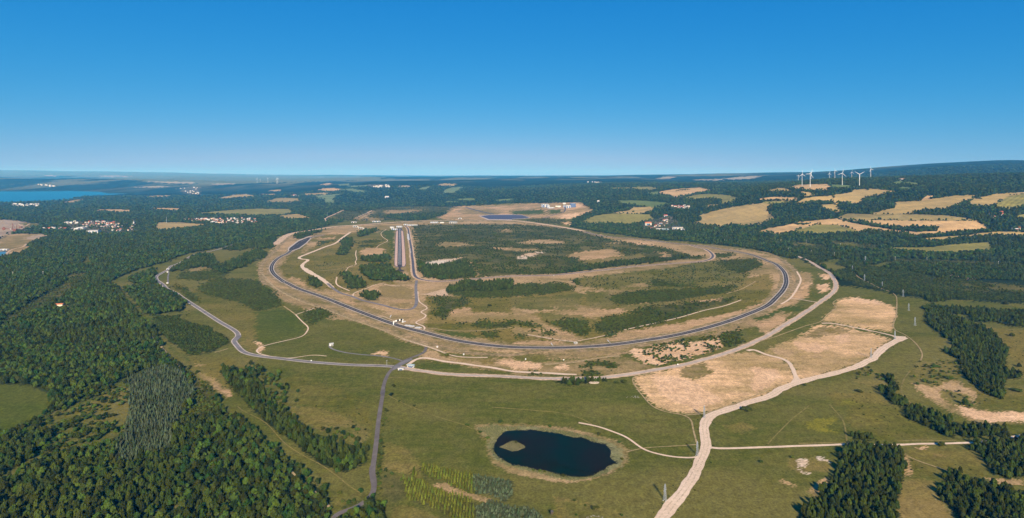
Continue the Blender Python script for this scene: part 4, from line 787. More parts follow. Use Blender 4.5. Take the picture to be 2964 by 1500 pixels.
def ribbon(name, mat, w, label, pts, step, ragged=0.0, offset=0.0):
    key = tuple(pts)
    if key not in _CL: _CL[key] = centreline(pts)
    xy = _CL[key]
    tg = np.gradient(xy, axis=0); tg /= np.maximum(np.hypot(tg[:, 0], tg[:, 1])[:, None], 1e-6)
    nr_ = np.stack([-tg[:, 1], tg[:, 0]], 1)
    fr = [-.5, -.17, .17, .5] if w > 4 else [-.5, .5]
    V = []
    for f in fr:
        ww = f * w * np.ones(len(xy)) + offset
        if ragged and abs(f) == .5: ww = ww * (1 + ragged * (fbm(xy[:, 0] + f * 900, xy[:, 1], 22, 6, 3) - .5) * 2)
        q = xy + nr_ * ww[:, None]
        z = ground_xy(q[:, 0], q[:, 1]) + lift_at(q[:, 1], step + 1)
        V.append(np.column_stack([q, z]))
    n = len(xy); V = np.vstack(V); F = []
    for c in range(len(fr) - 1):
        for k in range(n - 1): F.append((c * n + k + 1, c * n + k, (c + 1) * n + k, (c + 1) * n + k + 1))
    o = mesh_obj(name, V, F, MAT[mat], smooth=True)
    return tag(o, label, 'road' if 'road' in name or 'lane' in name else ('race track' if 'track' in name and 'forest' not in name else 'path'), kind='structure')
for name, mat, w, label, pts, step in ROADS:
    rag = .35 if mat in ('gravelroad', 'sandroad', 'dirt', 'verge', 'sand', 'faint') else 0
    ribbon(name, mat, w, label, pts, step, rag)

soil('rut', (.50, .37, .26), (.56, .42, .30), .05, .3)
for pts, off in RUTS: ribbon('gravel_road_rut', 'rut', 1.6, 'darker wheel rut along the broad pale gravel road, ' + ('western' if off > 0 else 'eastern') + ' one', pts, 2, 0, off)
# runway and aprons
sheet('grass_strip', tr('D 1060,310 1100,300 1140,330 1180,560 1215,900 1240,1180 1290,1300 1190,1300 1180,1150 1130,1080 1120,900 1090,560 1080,400'), soil('ochre_turf', (.19, .135, .035), (.23, .165, .06)), 0, 'structure', 'ochre turf strip between the runway and the handling road', 'grass', 8)
sheet('runway_border', tr('D 975,335 1055,335 1055,365 1080,380 1100,560 1128,1000 1120,1030 1085,1052 940,1052 912,1020 908,960 930,500 940,385 975,365'), 'asphalt2', 1, 'structure', 'grey rim round the pink gravel beds of the runway', 'runway', 6)
sheet('gravel_bed', tr('D 948,385 978,375 974,640 970,1000 972,1040 945,1042 920,1015 916,960 935,560'), 'pinkgravel', 2, 'structure', 'pink gravel bed along the west side of the runway', 'gravel bed', 6)
sheet('gravel_bed', tr('D 1040,372 1072,388 1090,560 1108,760 1120,985 1110,1025 1082,1045 1058,1040 1052,900 1048,640'), 'pinkgravel', 2, 'structure', 'pink gravel bed along the east side of the runway', 'gravel bed', 6)
sheet('runway', tr('D 988,330 1035,330 1044,500 1052,760 1056,1020 1030,1060 1030,1090 1060,1110 1105,1122 1090,1136 1015,1140 945,1136 918,1124 960,1108 990,1090 990,1060 966,1020 972,760 980,500'), 'asphalt', 3, 'structure', 'straight dark runway strip with a turning fan at its near end', 'runway', 6)
for xa, xb in ((1003, 990), (1012, 1012), (1020, 1034)):
    sheet('runway_line', tr(f'D {xa - 1},340 {xa + 1},340 {xb + 1.6},1010 {xb - 1.6},1010'), 'white_paint', 4, 'structure', f'thin pale painted line along the runway, {"west" if xb < 1000 else "middle" if xb < 1020 else "east"} one', 'road marking', 6)
sheet('dynamic_pad', tr('A2 560,822 530,815 420,858 380,890 325,930 318,955 350,972 440,940 510,888 552,845'), 'concrete', 3, 'structure', 'pale rim of the dark pad on the north-west curve', 'asphalt pad', 6)
sheet('dynamic_pad', tr('A2 548,826 525,828 430,866 388,898 338,936 330,956 350,964 432,934 500,884 540,844'), 'asphalt', 4, 'structure', 'dark widened pad on the north-west curve of the test track', 'asphalt pad', 6)
sheet('skid_pad', tr('A2 2240,610 2340,598 2576,596 A3 100,600 190,628 120,640 0,645 A2 2576,652 2330,650'), 'concrete', 0, 'structure', 'pale rim of the big dark skid pad beyond the ring', 'asphalt pad', 8)
sheet('skid_pad', tr('A2 2258,612 2345,602 2576,600 A3 100,603 180,627 110,637 0,641 A2 2576,646 2345,644'), 'slab_blue', 1, 'structure', 'big dark bluish skid pad beyond the ring', 'asphalt pad', 8)
sheet('white_paving', tr('D 1148,432 1178,436 1196,552 1166,556 1152,520'), 'white_sheet', 4, 'structure', 'bright white paved rectangle on the handling road', 'paving', 5)
sheet('white_paving', tr('D 1186,700 1212,706 1224,780 1218,800 1200,790'), 'concrete', 4, 'structure', 'pale lilac paved patch on the handling road', 'paving', 5)
sheet('pale_pad', tr('B2 1640,268 1720,262 1905,212 1932,280 1800,284'), 'sandroad', 1, 'structure', 'pale triangular sand pad beside the zigzag path', 'sand pad', 6)
sheet('road_junction', tr('B4 1230,680 1290,690 1385,695 1395,715 1330,745 1290,745 1300,720'), 'gravelroad', 2, 'structure', 'pale widened corner where the gravel roads meet', 'road', 6)
sheet('road_junction', tr('B4 262,1110 290,1115 370,1140 470,1105 300,1170 200,1200'), 'gravelroad', 2, 'structure', 'pale widened junction of the gravel road and its plot link', 'road', 6)
sheet('road_junction', tr('C3 1850,690 1900,688 1925,660 1900,760 1868,735'), 'gravelroad', 2, 'structure', 'pale flared junction of the cart path and the gravel road', 'road', 6)
sheet('road_junction', tr('C3 1960,580 1990,585 2030,600 1990,612 1960,640'), 'gravelroad', 2, 'structure', 'pale flared junction of the dirt road and the gravel road', 'road', 6)
sheet('road_junction', tr('B2 1400,985 1490,940 1560,915 1580,925 1500,970 1440,1000 1420,1020 1370,1040'), 'oldasphalt', 4, 'structure', 'grey junction of the paved lane and the perimeter road', 'road', 6)
sheet('lane_layby', tr('C2 1165,760 1140,800 1138,850 1150,930 1165,1010 1180,960 1180,820'), 'lane', 3, 'structure', 'purplish lay-by on the outside of the paved lane', 'road', 6)
sheet('road_junction', tr('B1 2378,660 2432,690 2395,730 2360,748 2345,735 2385,690'), 'oldasphalt', 4, 'structure', 'grey stub where the perimeter road kinks west of the oval', 'road', 6)

# water
sheet('pond', POND, 'pond_water', 0, 'structure', 'dark blue-green pond with a reedy shore', 'pond', 10, None)
sheet('island', ISLAND, soil('island_soil', (.11, .10, .04), (.20, .16, .075), .08, .4), 2, 'structure', 'small reedy islet at the end of the dark pond', 'islet', 6)
sheet('lake', LAKE, 'lake_water', 0, 'structure', 'long bright blue lake in the hazy distance', 'lake', 16)
sheet('mine_pond', MPOND, 'mine_water', 0, 'structure', 'small blue mine pond at the photo edge', 'pond', 8)
# ------------------------------------------------------------------ tree and bush shapes (unit: crown width 1, height 1, base at 0)
import bmesh
def _ico(sub):
    bm = bmesh.new(); bmesh.ops.create_icosphere(bm, subdivisions=sub, radius=1.0)
    v = np.array([q.co[:] for q in bm.verts]); f = [[q.index for q in p.verts] for p in bm.faces]; bm.free(); return v, f
ICO1 = _ico(1); ICO2 = _ico(2)
def crown_lobes(seed, lobes, z0, leaf, flat=.85, ico=ICO1, leaves=110):
    r = np.random.default_rng(seed); V = []; F = []; nv = 0
    for (cx, cy, cz, rad) in lobes:
        v, f = ico
        j = v * (1 + (r.random((len(v), 1)) - .5) * .55) * rad * np.array([1, 1, flat]) + [cx, cy, cz]
        V.append(j); F += [[a + nv for a in q] for q in f]; nv += len(v)
        k = int(leaves / len(lobes))
        dirs = r.normal(size=(k, 3)); dirs /= np.linalg.norm(dirs, axis=1)[:, None]; dirs[:, 2] = np.abs(dirs[:, 2]) * .9 - .2
        c = dirs * rad * (0.95 + .28 * r.random((k, 1))) * [1, 1, flat] + [cx, cy, cz]
        for q in c:
            a = r.normal(size=3) * leaf; b = r.normal(size=3) * leaf
            V.append(np.array([q, q + a, q + b])); F.append([nv, nv + 1, nv + 2]); nv += 3
    V = np.vstack(V); V[:, 2] = np.maximum(V[:, 2], z0)
    return V, F
def lobes_broad(seed, n=8):
    r = np.random.default_rng(seed); L = [(0, 0, .60, .30), (0, 0, .80, .20)]
    for k in range(n):
        a = k / n * 6.283 + r.random() * .7; q = .20 + .10 * r.random(); z = .36 + .38 * r.random()
        L.append((math.cos(a) * q, math.sin(a) * q, z, .17 + .09 * r.random()))
    return L
def lobes_pine(seed):
    r = np.random.default_rng(seed); L = []
    for k, (z, q, rad, n) in enumerate([(.30, .27, .20, 5), (.50, .25, .20, 5), (.68, .19, .19, 4), (.84, .08, .15, 2)]):
        for i in range(n):
            a = i / n * 6.283 + r.random() * 1.1 + k; L.append((math.cos(a) * q, math.sin(a) * q, z + (r.random() - .5) * .07, rad * (.85 + .3 * r.random())))
    return L
def crown_tiers(seed, tiers, pts, base, droop):
    r = np.random.default_rng(seed); V = []; F = []; nv = 0
    for k in range(tiers):
        t = k / tiers; zb = base + (1 - base) * t * .93; R = .5 * (1 - t) ** .85 + .03; zt = min(zb + (1 - base) / tiers * 2.1, 1.0)
        V.append([0, 0, zt])
        for i in range(pts * 2):
            a = i / (pts * 2) * 6.283 + k * .7; q = R * (1.0 if i % 2 == 0 else .55) * (.8 + .4 * r.random())
            V.append([math.cos(a) * q, math.sin(a) * q, zb - (droop if i % 2 == 0 else 0) + (r.random() - .5) * .03])
        for i in range(pts * 2): F.append([nv, nv + 1 + i, nv + 1 + (i + 1) % (pts * 2)])
        nv += pts * 2 + 1
    return np.array(V), F
def lobes_bush(seed):
    r = np.random.default_rng(seed); L = [(0, 0, .45, .34)]
    for k in range(5):
        a = k * 1.257 + r.random() * .8; q = .2 + .1 * r.random(); L.append((math.cos(a) * q, math.sin(a) * q, .3 + .25 * r.random(), .2 + .1 * r.random()))
    return L
def mk(name, VF, mat):
    me = bpy.data.meshes.new(name); me.from_pydata([tuple(v) for v in VF[0]], [], VF[1]); me.materials.append(MAT[mat]); me.update(); return me
CROWNS = {
 'broadleaf_tree': [mk('crown', crown_lobes(10 + s, lobes_broad(10 + s), .12, .075), 'leaf_broadleaf_tree') for s in range(4)],
 'pine_tree': [mk('crown', crown_lobes(30 + s, lobes_pine(30 + s), .10, .06, .9, ICO1, 120), 'leaf_pine_tree') for s in range(3)],
 'spruce_tree': [mk('crown', crown_tiers(50 + s, 7, 7, .06, .035), 'leaf_spruce_tree') for s in range(3)],
 'larch_tree': [mk('crown', crown_tiers(70 + s, 6, 6, .04, .02), 'leaf_larch_tree') for s in range(3)],
 'bush': [mk('foliage', crown_lobes(90 + s, lobes_bush(90 + s), 0.0, .09, .8, ICO1, 60), 'leaf_bush') for s in range(3)],
}
def trunk_mesh(name, r0, h, limbs):
    V = []; F = []
    def tube(a, b, ra, rb):
        n0 = len(V); a = Vector(a); b = Vector(b); q = (b - a).to_track_quat('Z', 'Y')
        for c, rr in ((a, ra), (b, rb)):
            for i in range(6): V.append(c + q @ Vector((math.cos(i * 1.0472) * rr, math.sin(i * 1.0472) * rr, 0)))
        for i in range(6): F.append((n0 + i, n0 + (i + 1) % 6, n0 + 6 + (i + 1) % 6, n0 + 6 + i))
    tube((0, 0, -.02), (0, 0, h), r0, r0 * .35)
    for k in range(limbs): a = k * 2.1; tube((0, 0, h * .45), (math.cos(a) * .24, math.sin(a) * .24, h * .8), r0 * .5, r0 * .2)
    me = bpy.data.meshes.new(name); me.from_pydata([tuple(v) for v in V], [], F); me.materials.append(MAT['bark']); me.update(); return me
TRUNKS = {'broadleaf_tree': trunk_mesh('trunk', .035, .7, 3), 'pine_tree': trunk_mesh('trunk', .03, .85, 0), 'spruce_tree': trunk_mesh('trunk', .03, .9, 0), 'larch_tree': trunk_mesh('trunk', .03, .9, 0), 'bush': trunk_mesh('stem', .03, .35, 2)}

# ------------------------------------------------------------------ where they grow
PTS = {k: [] for k in CROWNS}
cls_of = np.array([P[n][0] if n < len(P) else '' for n in range(2100)])
for cls, (ca, cb, kinds, sp, cw, chh, prob) in CLS.items():
    if not kinds: continue
    ent = [n for n in range(len(P)) if P[n][0] == cls]
    if not ent: continue
    isc = np.zeros(2100, bool); isc[ent] = True
    d = 565.0
    dmax = 10500 if cls == 'far' else 9000
    X = []; D = []
    while d < dmax:
        s = max(sp, d * .0031); rad = s * (1 + max(0, d - 1400) / 1500 * .9)
        if cls == 'far' and d < 2000: d += rad; continue
        w = d / FOC * (3000 / 2 + 60)
        xs = np.arange(-w, w, s) + (rng.random() * s if cls != 'larch' else 0)
        X.append(xs); D.append(np.full(len(xs), d)); d += rad
    X = np.concatenate(X); D = np.concatenate(D)
    S = np.maximum(sp, D * .0031)
    jt = .12 if cls == 'larch' else .25 if cls in ('young', 'spruce') else .42
    X = X + (rng.random(len(X)) - .5) * 2 * jt * S; D = D + (rng.random(len(D)) - .5) * 2 * jt * S * (1 + np.maximum(0, D - 1400) / 1500 * .9)
    PX = 1482 + X / D * FOC
    H = ground_h(PX, D)
    idx, PYs = look(PX, D, H, 1.3 if cls in ('scrub', 'lowscrub', 'sparse', 'glade', 'slope') else 1.0, 11.0 if cls in ('scrub', 'lowscrub', 'sparse', 'drybush', 'rough', 'slope', 'glade') else 5.0 if cls in ('pines', 'darkwood') else 2.5)
    ok = isc[np.clip(idx, 0, 2099)] & (PYs < 1600)
    dens = fbm(X, D, 60, 4, 3)
    if prob >= .9: ok &= rng.random(len(X)) < prob
    elif prob < 1: ok &= (rng.random(len(X)) < prob * np.clip(1 + (dens - .5) * 6, .05, 1.6 if prob < .6 else 1.15))
    X, D, H, PX, PYs, idx, S = (q[ok] for q in (X, D, H, PX, PYs, idx, S))
    n = len(X)
    lod = S / sp
    vary = .55 + .8 * rng.random(n) ** 1.3
    if cls in ('far', 'wood', 'glade', 'darkwood', 'lowscrub', 'sparse', 'drybush'): vary *= .78 + .5 * np.clip(fbm(X, D, 45, 2, 3), .1, .9)
    W = cw * lod * (.8 + .4 * rng.random(n)) * np.sqrt(vary); Hh = chh * vary * lod ** .35
    u = rng.random(n)
    if cls in ('far', 'wood', 'darkwood'): u = np.clip((fbm(X, D, 140, 6, 3) - .5) * 2.2 + .5 + (u - .5) * .5, 0, .999)
    lo = 0.0
    for kd, pr in kinds:
        m = (u >= lo) & (u < lo + pr + 1e-9); lo += pr
        PTS[kd].append(np.column_stack([X[m], D[m], H[m], W[m], Hh[m], PX[m], PYs[m], idx[m]]))

DEFAULT_LABEL = {'far': 'tree in the distant forest', 'wood': 'tree in the western wood', 'darkwood': 'tree in a dark copse', 'lowscrub': 'tree in low scrub', 'scrub': 'bush in a low green thicket', 'slope': 'bush on a bare sandy slope', 'sparse': 'tree standing loosely on rough grass', 'drybush': 'bush scattered on dry ground', 'glade': 'tree scattered along the meadow edge', 'young': 'young conifer in a dense plantation', 'nursery': 'young conifer in the plantation by the pond', 'larch': 'pale young tree in a planted strip', 'pines': 'pine in a dark stand', 'spruce': 'slender blue-grey spruce in the dense stand within the big wood', 'village': 'garden tree between the village houses'}
KIND_WORD = {'broadleaf_tree': ('green broadleaf tree', 'broadleaf tree'), 'pine_tree': ('dark pine tree', 'pine tree'), 'spruce_tree': ('slim spruce', 'spruce'), 'larch_tree': ('yellow-green larch sapling', 'sapling'), 'bush': ('green bush', 'bush')}
PROTO = {}
def plant(kind, x, y, z, w, h, label, group, var=0, rz=0.0):
    r = empty(kind, (x, y, z - .1), rz, (w, w, h))
    tag(r, label, KIND_WORD[kind][1], group)
    c = link_mesh('foliage' if kind == 'bush' else 'crown', CROWNS[kind][var], r)
    link_mesh('stem' if kind == 'bush' else 'trunk', TRUNKS[kind], r)
    PROTO.setdefault((kind, var), c)
    return r
LONE = [  # single plants that can be pointed out
 ('bush', 'C2 2458,345', 9, 7, 'large round dark bush at the reed edge north of the pond'), ('bush', 'C2 2125,372', 8, 4, 'low wide bush at the end of the meadow rut by the pond'), ('bush', 'C2 1590,182', 7, 5, 'solitary bush in the middle of the meadow east of the paved lane'),
 ('broadleaf_tree', 'E 1232,728', 8, 7, 'small round tree below the perimeter road junction, upper of the two'), ('broadleaf_tree', 'E 1202,862', 8, 7, 'small round tree below the perimeter road junction, lower of the two'), ('bush', 'E 1318,942', 5, 3, 'tiny bush where the meadow rut starts'),
 ('bush', 'C3 380,385', 7, 4, 'dark bush above the far shore of the pond'), ('bush', 'C3 878,465', 6, 5, 'dark upright bush near the bend of the cart path by the pond'), ('bush', 'C3 1080,545', 6, 3, 'dark low bush in the tan ground at the far end of the pond'), ('bush', 'C3 1105,715', 6, 4, 'bush in the pale reeds at the east shore of the pond'), ('bush', 'C3 20,348', 6, 5, 'bush by the reeds behind the islet'), ('bush', 'C3 180,362', 5, 4, 'small bush in the row above the far pond shore'),
 ('bush', 'C3 40,545', 6, 3.5, 'green bush on the islet in the pond'), ('bush', 'C3 280,838', 5, 4.5, 'upright bush on the near shore of the pond, taller one'), ('bush', 'C3 330,842', 4, 3.5, 'bush on the near shore of the pond beside the taller one'), ('bush', 'C3 515,885', 7, 4, 'wide bush at the lowest point of the pond shore'), ('bush', 'C3 215,825', 5, 3, 'low bush on the near pond shore'), ('bush', 'C2 2330,500', 9, 3.5, 'long low bush on the west rim of the pond reeds'), ('bush', 'C2 2255,440', 8, 3, 'low bush where the meadow rut meets the pond reeds'),
 ('broadleaf_tree', 'C2 1305,840', 6, 6, 'solitary small tree at the corner of the rough plantation'), ('broadleaf_tree', 'C2 1050,1050', 7, 7, 'solitary tree inside the bend of the paved lane'), ('broadleaf_tree', 'C2 820,850', 8, 7, 'solitary tree at the foot of the long dark belt'),
 ('bush', 'B4 368,1188', 8, 5, 'dark bush touching the lower side of the gravel road junction'), ('bush', 'C3 2360,215', 20, 6, 'wide dark bush below the gravel road'), ('bush', 'C3 2505,745', 7, 5, 'lone dark bush in the meadow south of the dirt road'),
 ('pine_tree', 'C4 1985,165', 11, 12, 'solitary pine on the slope above the bare sandy arc'), ('bush', 'C4 2040,175', 8, 5, 'bush beside the solitary pine above the bare sandy arc'), ('bush', 'C4 2495,25', 18, 6, 'wide bush high on the tan slope'), ('bush', 'B4 1830,1120', 18, 7, 'wide dark bush on the dry slope below the pine belt'), ('bush', 'B4 1690,998', 18, 5, 'flat bush on the dry slope, upper one'), ('bush', 'B4 1625,1160', 14, 5, 'flat bush on the dry slope, lower one'), ('bush', 'B4 2505,1240', 16, 6, 'dark bush right of the pine belt'), ('pine_tree', 'B4 2455,690', 13, 9, 'solitary tree right of the broad pine belt'), ('pine_tree', 'B4 2395,370', 16, 10, 'solitary tree before the eastern forest'), ('pine_tree', 'B4 2530,1000', 9, 9, 'small solitary tree beside the hooked end of the pine belt'),
 ('bush', 'C4 1750,580', 10, 8, 'dark bush on the lower edge of the straight dirt road'), ('bush', 'C4 920,35', 12, 6, 'solitary bush on the meadow above the yellow flowers'), ('bush', 'C4 245,700', 7, 5, 'small bush beside the white chalk scar'), ('bush', 'B2 1920,890', 14, 9, 'round dark bush in the grass below the track embankment'), ('bush', 'B3 1130,1160', 12, 8, 'round green bush in the corner above the big sandy plot'), ('bush', 'B3 1055,1165', 10, 6, 'darker bush next to the round one above the sandy plot'), ('bush', 'B2 2350,390', 15, 10, 'lone round bush on the sand inside the oval'),
 ('broadleaf_tree', 'A4 625,345', 48, 26, 'big round copse tree on the pink field under the turbines'), ('broadleaf_tree', 'A4 1003,352', 26, 18, 'round tree on the straw field edge below the turbines'), ('broadleaf_tree', 'A4 2335,452', 14, 12, 'single tree on the boundary of the contour ploughed field'), ('broadleaf_tree', 'A4 2492,383', 11, 11, 'single tree on the skyline of the hill shoulder field'), ('broadleaf_tree', 'A4 2130,440', 28, 14, 'low copse tree on the hill shoulder field'), ('broadleaf_tree', 'A4 762,668', 17, 10, 'tree at the tip of the long hedgerow'), ('broadleaf_tree', 'A4 812,673', 14, 9, 'second tree from the tip of the long hedgerow'), ('broadleaf_tree', 'A3 1220,573', 24, 16, 'lone round tree on the straw field above the village'), ('broadleaf_tree', 'A4 280,770', 16, 16, 'lone tree before the pink stubble field'), ('broadleaf_tree', 'A4 230,785', 24, 20, 'broad dark tree at the corner of the olive meadow'),
]
for kind, s, w, h, lab in LONE:
    px, py = tr(s)[0]; q = at(px, py)
    plant(kind, q.x, q.y, q.z, w, h, lab, None, random.randrange(3), random.random() * 6)
# hedgerows on the hill: each tree counted with the woods' trees
def row_trees(s, n, w, h):
    p = np.array(catmull(tr(s), 2)); k = np.linspace(0, len(p) - 1, n).astype(int); p = p[k] + rng.normal(size=(n, 2)) * [2, .7]
    d = dist_at(p[:, 0], p[:, 1]); hh = ground_h(p[:, 0], d); x = (p[:, 0] - 1482) / FOC * d
    PTS['broadleaf_tree'].append(np.column_stack([x, d, hh, w * (.8 + .4 * rng.random(n)), h * (.75 + .5 * rng.random(n)), p[:, 0], p[:, 1], np.zeros(n)]))
row_trees('A4 860,682 940,690 1030,700 1150,722 1250,742 1360,756 1480,762 1600,758 1700,742', 130, 13, 14); row_trees('A4 1380,760 1500,765 1640,758', 50, 13, 14); row_trees('A4 1520,812 1700,805 1900,785 2080,768 2220,758', 90, 12, 13); row_trees('A4 260,690 340,700 420,690', 28, 12, 12)
row_trees('A4 1180,965 1400,985 1700,1000 2000,990 2260,970', 60, 16, 18); row_trees('A4 330,350 480,362 640,375 660,430', 60, 13, 14); row_trees('A3 1340,580 1430,600 1500,560', 26, 16, 14)
row_trees('A4 380,490 440,470 520,480', 30, 16, 15); row_trees('A4 560,480 600,470 610,490', 14, 15, 15); row_trees('A4 0,450 60,452 110,456', 14, 13, 10); row_trees('A3 1660,360 1720,350 1780,348', 24, 14, 12)
row_trees('A4 1640,440 1690,430 1740,420', 24, 14, 16); row_trees('A4 690,480 720,470', 8, 13, 13)

def verge_bushes(pts, w, n, lo, hi):
    xy = _CL[tuple(pts)]; k = rng.integers(1, len(xy) - 1, n); t = xy[k + 1] - xy[k - 1] if False else xy[np.minimum(k + 1, len(xy) - 1)] - xy[k - 1]
    t /= np.hypot(t[:, 0], t[:, 1])[:, None]; side = np.where(rng.random(n) < .5, 1, -1) * (w * .5 + rng.random(n) ** 2 * 5 + .6)
    q = xy[k] + np.stack([-t[:, 1], t[:, 0]], 1) * side[:, None]; px = 1482 + q[:, 0] / q[:, 1] * FOC; h = ground_h(px, q[:, 1]); s = lo + (hi - lo) * rng.random(n) ** 2
    PTS['bush'].append(np.column_stack([q[:, 0], q[:, 1], h, s, s * .7, px, 510 + (CAM_H - h) * FOC / q[:, 1], np.full(n, 9000)]))
verge_bushes(tr(GRAVEL), 17, 240, .9, 3.4)
STUFF_NAME = {'broadleaf_tree': ('broadleaf_forest', 'mass of rounded green broadleaf trees covering the hills and western lowland'), 'pine_tree': ('pine_forest', 'mass of dark pines in woods and copses across the landscape'), 'spruce_tree': ('spruce_forest', 'mass of pointed spruces in dense plantations'), 'larch_tree': ('sapling_thicket', 'mass of yellow-green saplings in planted rows'), 'bush': ('scrub', 'mass of low bushes covering the rough ground of the site')}
def scatter(name, pts, kind, label, ptsmat=None):
    """one object: a cloud of points that geometry nodes turns into plants of a kind already standing in the scene"""
    n = len(pts); nv = len(CROWNS[kind])
    me = bpy.data.meshes.new(name); me.vertices.add(n); me.vertices.foreach_set('co', pts[:, :3].astype(np.float32).ravel())
    a = me.attributes.new('size', 'FLOAT_VECTOR', 'POINT'); a.data.foreach_set('vector', np.column_stack([pts[:, 3], pts[:, 3], pts[:, 4]]).astype(np.float32).ravel())
    r = np.zeros((n, 3)); r[:, 2] = rng.random(n) * 6.283; r[:, :2] = (rng.random((n, 2)) - .5) * .12
    a = me.attributes.new('turn', 'FLOAT_VECTOR', 'POINT'); a.data.foreach_set('vector', r.astype(np.float32).ravel())
    a = me.attributes.new('pick', 'INT', 'POINT'); a.data.foreach_set('value', rng.integers(0, nv, n).astype(np.int32))
    me.update()
    o = bpy.data.objects.new(name, me); COL.objects.link(o); tag(o, label, kind=('stuff'))
    pc = bpy.data.collections.new(kind + '_shapes')
    for v in range(nv):
        pc.objects.link(PROTO[(kind, v)])
    g = bpy.data.node_groups.new(name, 'GeometryNodeTree')
    g.interface.new_socket('Geometry', in_out='INPUT', socket_type='NodeSocketGeometry'); g.interface.new_socket('Geometry', in_out='OUTPUT', socket_type='NodeSocketGeometry')
    gi = g.nodes.new('NodeGroupInput'); go = g.nodes.new('NodeGroupOutput'); ip = g.nodes.new('GeometryNodeInstanceOnPoints'); ci = g.nodes.new('GeometryNodeCollectionInfo')
    m2p = g.nodes.new('GeometryNodeMeshToPoints')
    ci.inputs['Collection'].default_value = pc; ci.inputs['Separate Children'].default_value = True; ci.inputs['Reset Children'].default_value = True
    def attr(nm, dt):
        q = g.nodes.new('GeometryNodeInputNamedAttribute'); q.data_type = dt; q.inputs['Name'].default_value = nm; return q.outputs['Attribute']
    g.links.new(gi.outputs[0], m2p.inputs['Mesh']); g.links.new(m2p.outputs[0], ip.inputs['Points']); g.links.new(ci.outputs[0], ip.inputs['Instance'])
    ip.inputs['Pick Instance'].default_value = True
    g.links.new(attr('pick', 'INT'), ip.inputs['Instance Index'])
    e2r = g.nodes.new('FunctionNodeEulerToRotation'); g.links.new(attr('turn', 'FLOAT_VECTOR'), e2r.inputs[0]); g.links.new(e2r.outputs[0], ip.inputs['Rotation'])
    g.links.new(attr('size', 'FLOAT_VECTOR'), ip.inputs['Scale']); g.links.new(ip.outputs[0], go.inputs[0])
    md = o.modifiers.new('grow', 'NODES'); md.node_group = g
    return o
N_KIND = {k: sum(1 for q in LONE if q[0] == k) for k in CROWNS}
for kind in CROWNS:
    pts = np.vstack(PTS[kind])
    inside = (pts[:, 5] > 8) & (pts[:, 5] < 2956) & (pts[:, 6] < 1496)
    # nothing grows on roads: drop plants standing on a ribbon
    keep = np.ones(len(pts), bool)
    for rname, mat, w, lab, rp, st in ROADS:
        xy = _CL[tuple(rp)]
        lo = xy.min(0) - w; hi = xy.max(0) + w
        c = np.where((pts[:, 0] > lo[0]) & (pts[:, 0] < hi[0]) & (pts[:, 1] > lo[1]) & (pts[:, 1] < hi[1]) & keep)[0]
        for a in range(0, len(c), 3000):
            cc = c[a:a + 3000]; sub = xy[::2]
            dd = np.min((pts[cc, 0][:, None] - sub[None, :, 0]) ** 2 + (pts[cc, 1][:, None] - sub[None, :, 1]) ** 2, 1)
            lim = w * .5 + (1.0 if mat not in ('dirt',) else .3) + pts[cc, 3] * .2
            keep[cc[dd < lim ** 2]] = False
    pts = pts[keep]; inside = inside[keep]
    o = np.argsort(np.where(inside, pts[:, 1], 1e9)); near = o[:300 - N_KIND[kind]]
    near = near[inside[near]]
    m = np.ones(len(pts), bool); m[near] = False
    for k, q in enumerate(pts[near]):
        e = int(q[7]); lab = P[e][1] if e < len(P) and P[e][1] else None
        base = 'bush at the ragged edge of the broad gravel road' if e >= 9000 else DEFAULT_LABEL.get(P[e][0], 'plant in rough grass') if lab is None else lab
        for old in ('broadleaf tree', 'pine in', 'pine', 'tree', 'bush', 'young dark conifer', 'young conifer', 'brownish conifer', 'slender blue-grey spruce', 'yellow-green sapling', 'light green young tree', 'pale young tree'):
            if base.startswith(old): rest = base[len(old):] if not old.endswith(' in') else ' in' + base[len(old):]; break
        else: rest = ' ' + base
        if not rest.strip(): rest = ' in the distant dark forest'
        lab = KIND_WORD[kind][0] + rest
        plant(kind, q[0], q[1], q[2], q[3], q[4], lab, KIND_WORD[kind][1] + ('es' if kind == 'bush' else 's') + rest, k % len(CROWNS[kind]), random.random() * 6.283)
    sn, sl = STUFF_NAME[kind]
    if m.sum(): scatter(sn, pts[m], kind, sl)
    print(kind, 'individuals', len(near), 'rest', int(m.sum()))
# reeds round the pond: a mass
def reeds():
    R = []
    ent = [n for n in range(len(P)) if P[n][0] == 'reed']
    X, D = np.meshgrid(np.arange(-120, 130, 1.9), np.arange(640, 960, 1.9)); X = X.ravel() + rng.random(X.size) * 1.7; D = D.ravel() + rng.random(D.size) * 1.7
    PX = 1482 + X / D * FOC; H = ground_h(PX, D); idx, PYs = look(PX, D, H, .6)
    ok = (np.isin(idx, ent) & (fbm(X, D, 18, 3, 3) > .42)) | ((idx == 2001) & (rng.random(len(X)) < .8))
    n = ok.sum(); V = []; F = []
    r = rng.random((n, 6))
    for k, (x, y, z) in enumerate(zip(X[ok], D[ok], H[ok])):
        b = len(V); h = 1.3 + 1.2 * r[k, 0]
        for q in range(3):
            a = r[k, 1] * 6.28 + q * 2.1; c, s_ = math.cos(a), math.sin(a)
            V.append((x + c * .2, y + s_ * .2, z)); V.append((x - s_ * .75 + c * .3, y + c * .75 + s_ * .3, z)); V.append((x + c * .5 - s_ * .3, y + s_ * .5 + c * .3, z + h * (.7 + .3 * r[k, 2 + q])))
            F.append((b + q * 3, b + q * 3 + 1, b + q * 3 + 2))
    o = mesh_obj('reeds', V, F, MAT['leaf_reeds']); tag(o, 'pale green reeds ringing the dark pond and its islet', kind='stuff')
reeds()
